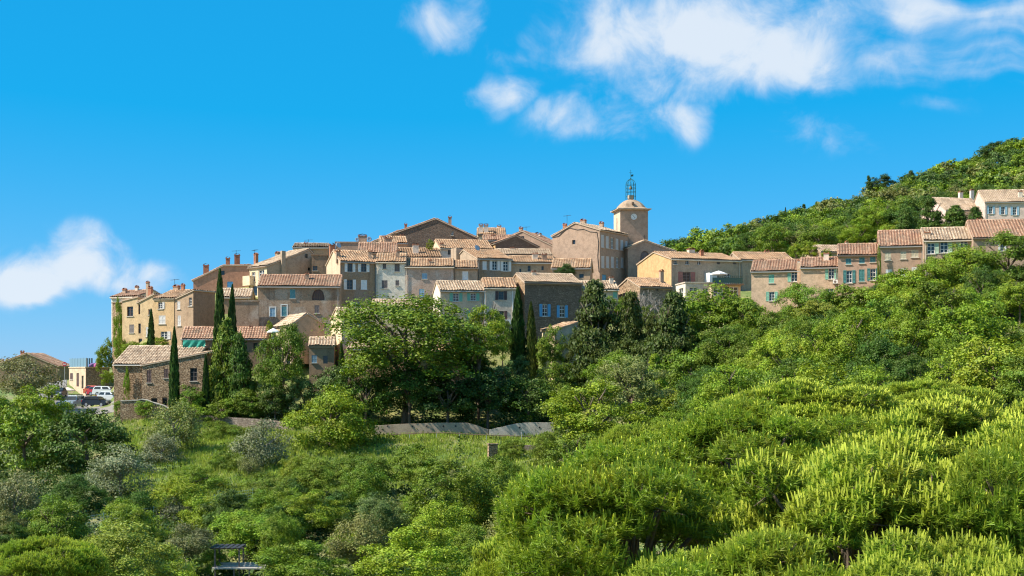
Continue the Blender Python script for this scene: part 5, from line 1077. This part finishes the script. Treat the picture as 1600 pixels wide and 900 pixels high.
# shaded shrubs under the central houses
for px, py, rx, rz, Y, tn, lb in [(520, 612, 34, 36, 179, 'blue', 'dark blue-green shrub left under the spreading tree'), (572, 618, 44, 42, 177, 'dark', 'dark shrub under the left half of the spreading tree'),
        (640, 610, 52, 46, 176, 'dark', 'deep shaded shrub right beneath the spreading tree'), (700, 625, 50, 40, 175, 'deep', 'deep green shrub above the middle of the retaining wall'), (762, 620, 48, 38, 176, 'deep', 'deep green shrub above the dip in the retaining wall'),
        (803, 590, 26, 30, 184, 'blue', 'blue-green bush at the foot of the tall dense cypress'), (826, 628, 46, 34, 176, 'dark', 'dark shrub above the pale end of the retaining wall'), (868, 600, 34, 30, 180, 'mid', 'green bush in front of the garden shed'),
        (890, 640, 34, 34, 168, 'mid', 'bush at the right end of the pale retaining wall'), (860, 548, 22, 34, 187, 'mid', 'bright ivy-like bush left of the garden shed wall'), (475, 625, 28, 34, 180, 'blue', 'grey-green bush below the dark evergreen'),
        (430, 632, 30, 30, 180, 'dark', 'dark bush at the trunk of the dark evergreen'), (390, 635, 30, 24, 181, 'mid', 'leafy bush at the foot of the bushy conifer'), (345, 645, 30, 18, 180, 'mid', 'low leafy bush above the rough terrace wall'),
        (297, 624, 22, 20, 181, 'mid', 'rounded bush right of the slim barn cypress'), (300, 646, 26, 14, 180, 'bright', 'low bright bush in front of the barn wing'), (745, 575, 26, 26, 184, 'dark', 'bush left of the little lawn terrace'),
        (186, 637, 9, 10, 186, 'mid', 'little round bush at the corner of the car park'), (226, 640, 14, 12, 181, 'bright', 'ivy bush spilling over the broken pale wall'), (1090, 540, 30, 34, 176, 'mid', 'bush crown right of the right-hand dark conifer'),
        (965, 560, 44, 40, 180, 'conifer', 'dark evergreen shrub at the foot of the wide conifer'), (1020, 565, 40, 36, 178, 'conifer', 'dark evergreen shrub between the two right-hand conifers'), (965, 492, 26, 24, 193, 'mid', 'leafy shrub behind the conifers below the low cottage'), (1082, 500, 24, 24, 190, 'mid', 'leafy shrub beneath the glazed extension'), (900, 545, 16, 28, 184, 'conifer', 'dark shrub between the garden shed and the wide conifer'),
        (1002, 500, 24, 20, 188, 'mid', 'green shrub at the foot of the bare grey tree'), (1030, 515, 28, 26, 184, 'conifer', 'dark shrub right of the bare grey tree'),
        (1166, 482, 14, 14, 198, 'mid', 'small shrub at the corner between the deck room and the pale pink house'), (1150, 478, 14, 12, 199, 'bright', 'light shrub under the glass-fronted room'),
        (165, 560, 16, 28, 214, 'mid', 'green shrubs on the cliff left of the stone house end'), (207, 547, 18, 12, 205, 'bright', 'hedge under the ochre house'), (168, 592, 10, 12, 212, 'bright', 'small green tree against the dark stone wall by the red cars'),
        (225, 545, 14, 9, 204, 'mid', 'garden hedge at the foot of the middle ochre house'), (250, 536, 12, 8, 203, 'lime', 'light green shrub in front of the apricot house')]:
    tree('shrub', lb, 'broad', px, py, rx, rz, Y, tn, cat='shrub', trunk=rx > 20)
# lower thicket
for px, py, rx, rz, Y, tn, kd, lb in [(430, 772, 54, 22, 142, 'mid', 'fine', 'bramble bank rising left to right under the small rounded olive'), (500, 752, 52, 24, 142, 'mid', 'fine', 'middle hump of the long bramble bank'), (570, 738, 46, 20, 143, 'mid', 'fine', 'upper hump of the long bramble bank'),
        (655, 735, 50, 28, 142, 'mid', 'fine', 'bramble mound at the right end of the long bank'), (570, 772, 40, 30, 132, 'mid', 'fine', 'round dark bush below the bramble bank'), (415, 800, 34, 24, 130, 'mid', 'fine', 'round bush at the lower left end of the bramble bank'),
        (490, 802, 46, 24, 122, 'bright', 'fine', 'sunlit ivy mound in the middle of the thicket'), (400, 835, 60, 26, 116, 'bright', 'fine', 'bright ivy carpet left of the pergola bank'), (440, 850, 34, 34, 112, 'mid', 'fine', 'ivy mound right of the pergola'),
        (595, 815, 44, 30, 114, 'blue', 'fine', 'dark blue-green bush in the middle of the thicket'), (560, 850, 50, 30, 106, 'olive', 'olive', 'pale olive-green bush left of the bottom thicket'), (715, 790, 74, 46, 116, 'mid', 'fine', 'gnarled tree with pale bare twigs in the thicket'),
        (780, 765, 46, 36, 126, 'mid', 'fine', 'leafy tree beside the pinkish slab'), (690, 835, 56, 34, 104, 'bright', 'fine', 'bright crown below the gnarled tree'), (640, 880, 84, 40, 82, 'lime', 'fine', 'yellow-green bush at the bottom centre'),
        (800, 835, 44, 42, 96, 'olive', 'olive', 'grey-green bush touching the left flank of the pines'), (740, 870, 46, 34, 90, 'mid', 'fine', 'dark leafy bush at the bottom left of the pines'), (470, 890, 70, 30, 84, 'mid', 'fine', 'low bush at the bottom edge right of the pergola'),
        (200, 878, 84, 42, 64, 'yellow', 'fine', 'yellow-flowering broom bush at the bottom left'), (268, 806, 30, 20, 130, 'grey', 'olive', 'pale grey shrub beside the wire fence'), (236, 815, 20, 17, 130, 'blue', 'fine', 'blue-green shrub left of the pale grey one'),
        (300, 850, 40, 22, 110, 'dry', 'olive', 'dry brown shrub above the pergola'), (335, 700, 24, 20, 170, 'mid', 'fine', 'ivy clump under the terrace wall'), (360, 680, 44, 14, 174, 'mid', 'fine', 'ivy hanging below the rough stone terrace wall'),
        (350, 735, 24, 20, 154, 'mid', 'fine', 'dark bush between the two olives on the meadow'), (855, 705, 24, 20, 150, 'mid', 'fine', 'ivy bush right of the dark wall stub'), (705, 760, 30, 24, 136, 'olive', 'olive', 'pale shrub in front of the stone pillar'),
        (120, 780, 44, 26, 134, 'dark', 'fine', 'dark undergrowth mound under the silvery olive'), (800, 705, 20, 14, 158, 'mid', 'fine', 'ivy on the stone pillar side'), (20, 850, 36, 22, 110, 'dark', 'fine', 'shadowed bush under the straggly olive'), (330, 885, 30, 20, 112, 'mid', 'fine', 'weeds around the pergola foot')]:
    tree('bush', lb, kd, px, py, rx, rz * 1.3, Y, tn, cat='bush', trunk=False)
# climbing ivy on walls
def ivy(label, px, py, rx, rz, Y, tint, th=.25):
    c = P(px, py, Y); s = Y / F; o = obj('ivy', PR['fine'][TR.randrange(3)], None, None, c, (0, 0, 0), (rx * s, th, rz * s)); q = TINT[tint]; o.color = (*q, 1); tag(o, label, 'ivy')
ivy('ivy strip climbing the stone barn wall', 198, 603, 5, 26, 187.2, 'bright'); ivy('ivy covering the narrow stone house end', 185, 520, 7.5, 48, 209.6, 'bright', .4); ivy('dark ivy mass on the tan house below the church-side building', 884, 424, 14, 11, 213, 'deep', .8)
ivy('yellow-green creeper on the cream house edge under the stone gable', 672, 384, 6, 9, 224.5, 'yellow', .5); ivy('thin creeper on the corner of the tall dusty house', 1374, 420, 3, 34, 185.3, 'mid', .2); ivy('ivy at the left of the gabled annex', 421, 513, 5, 11, 193.5, 'lime', .6)
ivy('bright ivy below the narrow stone house end', 188, 548, 9, 22, 208.6, 'bright', .5)
# ------------------------------------------------------------------ bare tree
def bare_tree():
    r = random.Random(4); b = P(1014, 520, 187); b.z = ground(b.x, b.y); rt = bpy.data.objects['dead_tree']
    for ch in list(rt.children): bpy.data.objects.remove(ch)
    rt.location = b; top = P(1014, 452, 187).z - b.z; mb = MB()
    def br(p, d, ln, rad, dep):
        q = p + d * ln; mb.tube([p, (p + q) / 2 + Vector((r.uniform(-.1, .1), r.uniform(-.1, .1), 0)) * ln * .3, q], rad, 5, rad * .55)
        if dep:
            for _ in range(3 if dep > 1 else 4): br(q, (d + Vector((r.uniform(-.9, .9), r.uniform(-.9, .9), r.uniform(-.1, .6)))).normalized(), ln * r.uniform(.55, .8), rad * .55, dep - 1)
    h = top / 2.6
    mb.tube([(0, 0, -.3), (.1, 0, h)], .22, 7, .16); tr = mb.build('trunk', GREYBARK, rt); mb = MB()
    for _ in range(5): br(Vector((.1, 0, h)), Vector((r.uniform(-.8, .8), r.uniform(-.6, .6), 1)).normalized(), h * .55, .15, 4)
    mb.build('branches', GREYBARK, rt)
bare_tree()
# ------------------------------------------------------------------ wood on the far hillside
def hillside():
    r = np.random.default_rng(9); pts = []
    sky = lambda px: float(np.interp(px, [1040, 1100, 1200, 1250, 1300, 1340, 1400, 1450, 1520, 1560, 1600, 1700], [388, 385, 352, 338, 325, 312, 290, 272, 250, 238, 228, 200]))
    tries = 0
    while len(pts) < 250 and tries < 20000:
        tries += 1; px = r.uniform(1030, 1640); Y = r.uniform(262, 470); x = (px - 800) / F * Y; gz = ground(x, Y); py = HZ - gz / Y * F
        if py > 420 or px > 1440 and px < 1660 and 276 < Y < 306: continue
        if 1430 < px < 1640 and 225 < Y < 300 and py > 352: continue
        if any(abs(px - p[0]) < 9 and abs(Y - p[1]) < 16 for p in pts): continue
        pts.append((px, Y, py, x, gz))
    for px, Y, py, x, gz in sorted(pts, key=lambda p: -p[1]):
        R_ = r.uniform(2.4, 4.4); h = r.uniform(2.0, 3.6); rt = empty('hillside_tree', (x, Y, gz)); tn = ['mid', 'bright', 'dark', 'dark', 'olive', 'rust', 'blue'][int(r.choice(7, p=[.3, .14, .2, .12, .1, .04, .1]))]; tag(rt, TWORD[tn] + 'rounded tree in the dense wood on the far hillside', 'tree', 'wood on the far hillside')
        o = obj('crown', PR['small' if Y > 330 else 'broad'][TR.randrange(4)], None, rt, (0, 0, h + R_ * .3), (0, 0, r.uniform(0, 6)), (R_, R_, R_ * r.uniform(.7, 1.0)))
        q = TINT[tn]; o.color = (*q, 1)
        obj('trunk', TRK[TR.randrange(4)], None, rt, (0, 0, -.3), (0, 0, 0), (R_ * .6, R_ * .6, h + R_ * .6))
hillside()
for a in [('umbrella_pine', 'dark rounded pine standing up on the far skyline', 'broad', 1376, 290, 23, 14, 430, 'deep'), ('conifer', 'dark pointed conifer left of the rounded skyline pine', 'cone', 1359, 296, 9, 20, 432, 'deep'), ('umbrella_pine', 'dark flat-topped pine on the skyline near the right edge', 'broad', 1556, 236, 22, 14, 450, 'deep'),
          ('conifer', 'dark conifer on the skyline between the two rounded pines', 'cone', 1424, 281, 12, 14, 440, 'deep'), ('cypress_tree', 'tiny slim cypress on the far skyline', 'cypress', 1227, 340, 3, 14, 425, 'cyp'), ('conifer', 'dark clump of small conifers on the skyline right of the tiny cypress', 'cone', 1254, 334, 9, 14, 425, 'deep'),
          ('conifer', 'small conifer beside the skyline clump', 'cone', 1276, 328, 8, 12, 425, 'deep'), ('broadleaf_tree', 'dark round tree on the skyline left of the tiny cypress', 'small', 1198, 356, 13, 10, 420, 'deep'), ('broadleaf_tree', 'bluish small tree low on the skyline right of the church', 'small', 1062, 385, 11, 10, 410, 'blue'),
          ('broadleaf_tree', 'airy small tree on the low skyline above the golden-gabled house', 'olive', 1117, 381, 10, 11, 400, 'olive'), ('broadleaf_tree', 'bright tree on the hillside left of the villa wing', 'fine', 1372, 345, 34, 26, 280, 'bright'), ('broadleaf_tree', 'second bright tree below it above the roofs', 'fine', 1340, 366, 32, 22, 262, 'bright'),
          ('conifer', 'dark spruce in front of the left end of the villa wing', 'cone', 1455, 347, 30, 34, 262, 'dark'), ('conifer', 'dark spruce in the middle before the villa wing', 'cone', 1493, 350, 30, 27, 260, 'dark'), ('conifer', 'dark spruce at the corner of the pink villa', 'cone', 1524, 350, 24, 26, 258, 'dark'), ('conifer', 'small dark spruce under the bright hillside tree', 'cone', 1415, 352, 20, 26, 266, 'dark'),
          ('plane_tree', 'leafy plane tree left of the little lodge roof', 'broad', 1244, 394, 12, 12, 235, 'lime'), ('plane_tree', 'second leafy plane tree beside the little lodge roof', 'broad', 1268, 393, 14, 12, 234, 'lime'), ('plane_tree', 'third leafy plane tree in front of the little lodge', 'broad', 1292, 398, 9, 8, 228, 'lime')]:
    tree(*a)
# ------------------------------------------------------------------ foreground pines
def pine_mesh(seed, ntuft):
    r = np.random.default_rng(seed)
    nl = 44; d = rdir(r, nl, -.55); L = d * np.array([1, 1, .72]) * r.uniform(.50, .88, nl)[:, None]; LR = r.uniform(.17, .29, nl)
    k = r.integers(0, nl, ntuft); td = rdir(r, ntuft, -.3); pos = L[k] + td * (LR[k] * r.uniform(.75, 1.05, ntuft))[:, None] * np.array([1, 1, .8]); pos[:, 2] *= 1.0
    ax = unit(td * np.array([.7, .7, .5]) + np.array([0, 0, .95]) + r.normal(0, .18, (ntuft, 3))); a1 = unit(np.cross(ax, np.array([1, .3, 0.]))); a2 = np.cross(ax, a1)
    M = 28; V = []; R_ = []; T = []; SZ = .047 * r.uniform(.75, 1.4, ntuft)
    for j in range(M):
        ph = r.uniform(0, 2 * np.pi, ntuft); h = r.uniform(-.5, 1.0, ntuft); sp = r.uniform(.35, .95, ntuft); ln = SZ * r.uniform(.8, 1.25, ntuft)
        o = pos + ax * (h * SZ * .9)[:, None]; rad = a1 * np.cos(ph)[:, None] + a2 * np.sin(ph)[:, None]; dd = unit(ax * (1.1 - sp)[:, None] + rad * sp[:, None])
        w = np.cross(dd, rdir(r, ntuft)); w = unit(w) * .0034; e = o + dd * ln[:, None]
        V.append(np.stack([o - w, o + w, e], 1)); R_.append(r.random(ntuft) * .6 + .4 * (h > 0)); T.append(np.zeros(ntuft))  # upper needles lighter, lower ones darker: highlight and shade put into the colour
    has = r.random(ntuft) < np.clip(.4 + .9 * ax[:, 2] * (td[:, 2] + .3), 0, .9)
    for j in range(3):      # the candle of new growth
        t0 = 2 * np.pi * j / 3; t1 = 2 * np.pi * (j + 1) / 3; rr = .0056; up = unit(ax * .6 + np.array([0, 0, .8])); hh = (SZ * r.uniform(.6, 1.45, ntuft) * has)[:, None]
        c0 = (a1 * math.cos(t0) + a2 * math.sin(t0)) * rr; c1 = (a1 * math.cos(t1) + a2 * math.sin(t1)) * rr; o = pos + ax * (SZ * .8)[:, None]
        V.append(np.stack([o + c0, o + c1, o + up * hh + c1 * .8], 1)); V.append(np.stack([o + c0, o + up * hh + c1 * .8, o + up * hh + c0 * .8], 1))
        for _ in range(2): R_.append(r.random(ntuft)); T.append(np.where(has, r.uniform(.35, 1, ntuft), 0))
    me = npm('crown', np.concatenate(V).reshape(-1, 3), 3, np.concatenate(R_), False, np.concatenate(T)); me.materials.append(NEEDLE)
    # limbs reaching every lobe
    mb = MB()
    for q in range(nl):
        e = Vector(L[q]); mid = e * .45 + Vector((0, 0, -.25)); mb.tube([(0, 0, -.75), mid, e, e + Vector(d[q]) * .15], .022, 5, .005)
        for _ in range(5):
            f = e + Vector(rdir(r, 1)[0]) * float(LR[q]) * .8; mb.tube([e * .9 + mid * .1, f], .007, 4, .003)
    tm = pyd('branches', mb.V, mb.F, True); tm.materials.append(BARK); return me, tm
PN = [pine_mesh(100 + k, 7000) for k in range(3)]
def pine(label, px, py, rx, rz, Y, k, tint='pine', rot=0):
    c = P(px, py, Y); s = Y / F; gz = ground(c.x, Y); r = empty('pine_tree', (c.x, Y, gz)); tag(r, label, 'pine tree', 'pines in the foreground'); sc = (rx * s, rx * s, rz * s / .8)
    o = obj('crown', PN[k][0], None, r, (0, 0, c.z - gz), (0, 0, rot), sc); o.color = (*TINT[tint], 1)
    obj('branches', PN[k][1], None, r, (0, 0, c.z - gz), (0, 0, rot), sc)
    MB().tube([(0, 0, -.4), (.15, .1, (c.z - gz) * .5), (0, 0, c.z - gz - .5 * rz * s)], .24, 9, .13).build('trunk', BARK, r, True)
pine('big pine at the bottom centre with bright upright candles', 990, 850, 235, 150, 30, 0)
pine('big pine at the bottom right of centre with a dark hollow', 1330, 850, 255, 170, 28, 1, rot=1.2)
pine('pine at the bottom right corner', 1610, 850, 215, 190, 27, 2, rot=2.0)
pine('pine behind the dark hollow in the middle of the pine mass', 1175, 735, 200, 110, 41, 2, rot=4.1)
pine('pine in the right half below the dome-shaped crown', 1460, 730, 220, 105, 39, 0, rot=3.0)
pine('rearmost pine along the top edge of the pine mass', 1270, 655, 170, 62, 58, 1, rot=5.0)
pine('pine at the top left edge of the pine mass by the rounded crown', 1015, 715, 120, 58, 54, 1, rot=.4)
pine('pine at the right edge under the olive-brown bush', 1610, 710, 150, 84, 46, 2, rot=.9)
pine('low pine at the bottom left of the pine mass', 830, 890, 110, 70, 36, 2, rot=5.5)
pine('pine at the top of the mass toward the right', 1430, 640, 130, 44, 62, 0, rot=2.4)
pine('low pine at the bottom edge under the dark hollow', 1165, 980, 250, 150, 25, 2, rot=1.9)
pine('low pine at the bottom edge left of the big central pine', 860, 975, 150, 110, 30, 0, rot=4.4)
pine('low pine at the bottom edge near the right corner', 1480, 985, 240, 150, 24, 1, rot=3.6)
pine('pine beyond the right corner with its crown cut by the edge', 1800, 800, 190, 150, 33, 0, rot=.6)
pine('low spray of pine filling the hollow beside the big central pine', 950, 915, 130, 62, 33, 1, rot=2.2)
pine('low spray of pine under the pine right of centre', 1320, 915, 130, 66, 29, 2, rot=.2)
pine('young pine tips in the bottom left corner', 50, 890, 110, 50, 46, 0, rot=2.8)
# ------------------------------------------------------------------ undergrowth and grass
def scatter():
    r = np.random.default_rng(21); n = 11500; px = r.uniform(-250, 1950, n); Y = r.uniform(60, 186, n) ; x = (px - 800) / F * Y; z = ground_np(x, Y); py = HZ - z / Y * F
    meadow = ((px > 200) & (px < 870) & (py > 668) & (py < 745)) | ((px > 190) & (px < 330) & (py > 655) & (py < 800)); car_ = (px < 190) & (Y > 186)
    meadow |= (px > 190) & (px < 620) & (py > 680) & (py < 790) & (r.random(n) < .6); keep = ~car_ & (~meadow | (r.random(n) < .12)) & (py > 560); px, Y, x, z = px[keep], Y[keep], x[keep], z[keep]; m = len(x)
    per = 46; R_ = r.uniform(.5, 1.3, m); off = r.normal(0, 1, (m, per, 3)) * np.array([.55, .55, .38]); c = np.stack([x, Y, z + .25], -1)[:, None] + off * R_[:, None, None]; c[..., 2] = np.maximum(c[..., 2], z[:, None] - .05)
    nr = unit(unit(off) + rdir(r, m * per).reshape(m, per, 3) * .8 + np.array([0, 0, .5])); s = (R_[:, None] * r.uniform(.10, .2, (m, per))).ravel()
    rn = (np.repeat(r.random(m), per) * .6 + .4 * r.random(m * per))
    o = obj('undergrowth', npm('undergrowth', leafquads(r, c.reshape(-1, 3), nr.reshape(-1, 3), s), 4, rn), LEAF); o.color = (.06, .10, .020, 1); tag(o, 'low green scrub covering the valley sides between the trees', 'undergrowth', None, 'stuff')
    n = 34000; px = r.uniform(150, 900, n); Y = r.uniform(105, 184, n); x = (px - 800) / F * Y; z = ground_np(x, Y); py = HZ - z / Y * F
    meadow = ((px > 195) & (px < 870) & (py > 660) & (py < 765)) | ((px > 190) & (px < 440) & (py > 650) & (py < 850)); x, Y, z = x[meadow], Y[meadow], z[meadow]; m = len(x); B = 6
    b = np.stack([x, Y, z - .05], -1)[:, None] + r.normal(0, .22, (m, B, 3)) * np.array([1, 1, 0]); w = rdir(r, m * B).reshape(m, B, 3) * np.array([1, 1, 0]) * .05; e = b + np.array([0, 0, 1]) * r.uniform(.25, .7, (m, B, 1)) + r.normal(0, .14, (m, B, 3)) * np.array([1, 1, 0])
    o = obj('meadow_grass', npm('meadow_grass', np.stack([b - w, b + w, e], 2).reshape(-1, 3), 3, np.repeat(r.random(m), B) * .7 + .3 * r.random(m * B)), LEAF); o.color = (.27, .345, .055, 1); tag(o, 'long yellow-green meadow grass on the terraces', 'grass', None, 'stuff')
scatter()
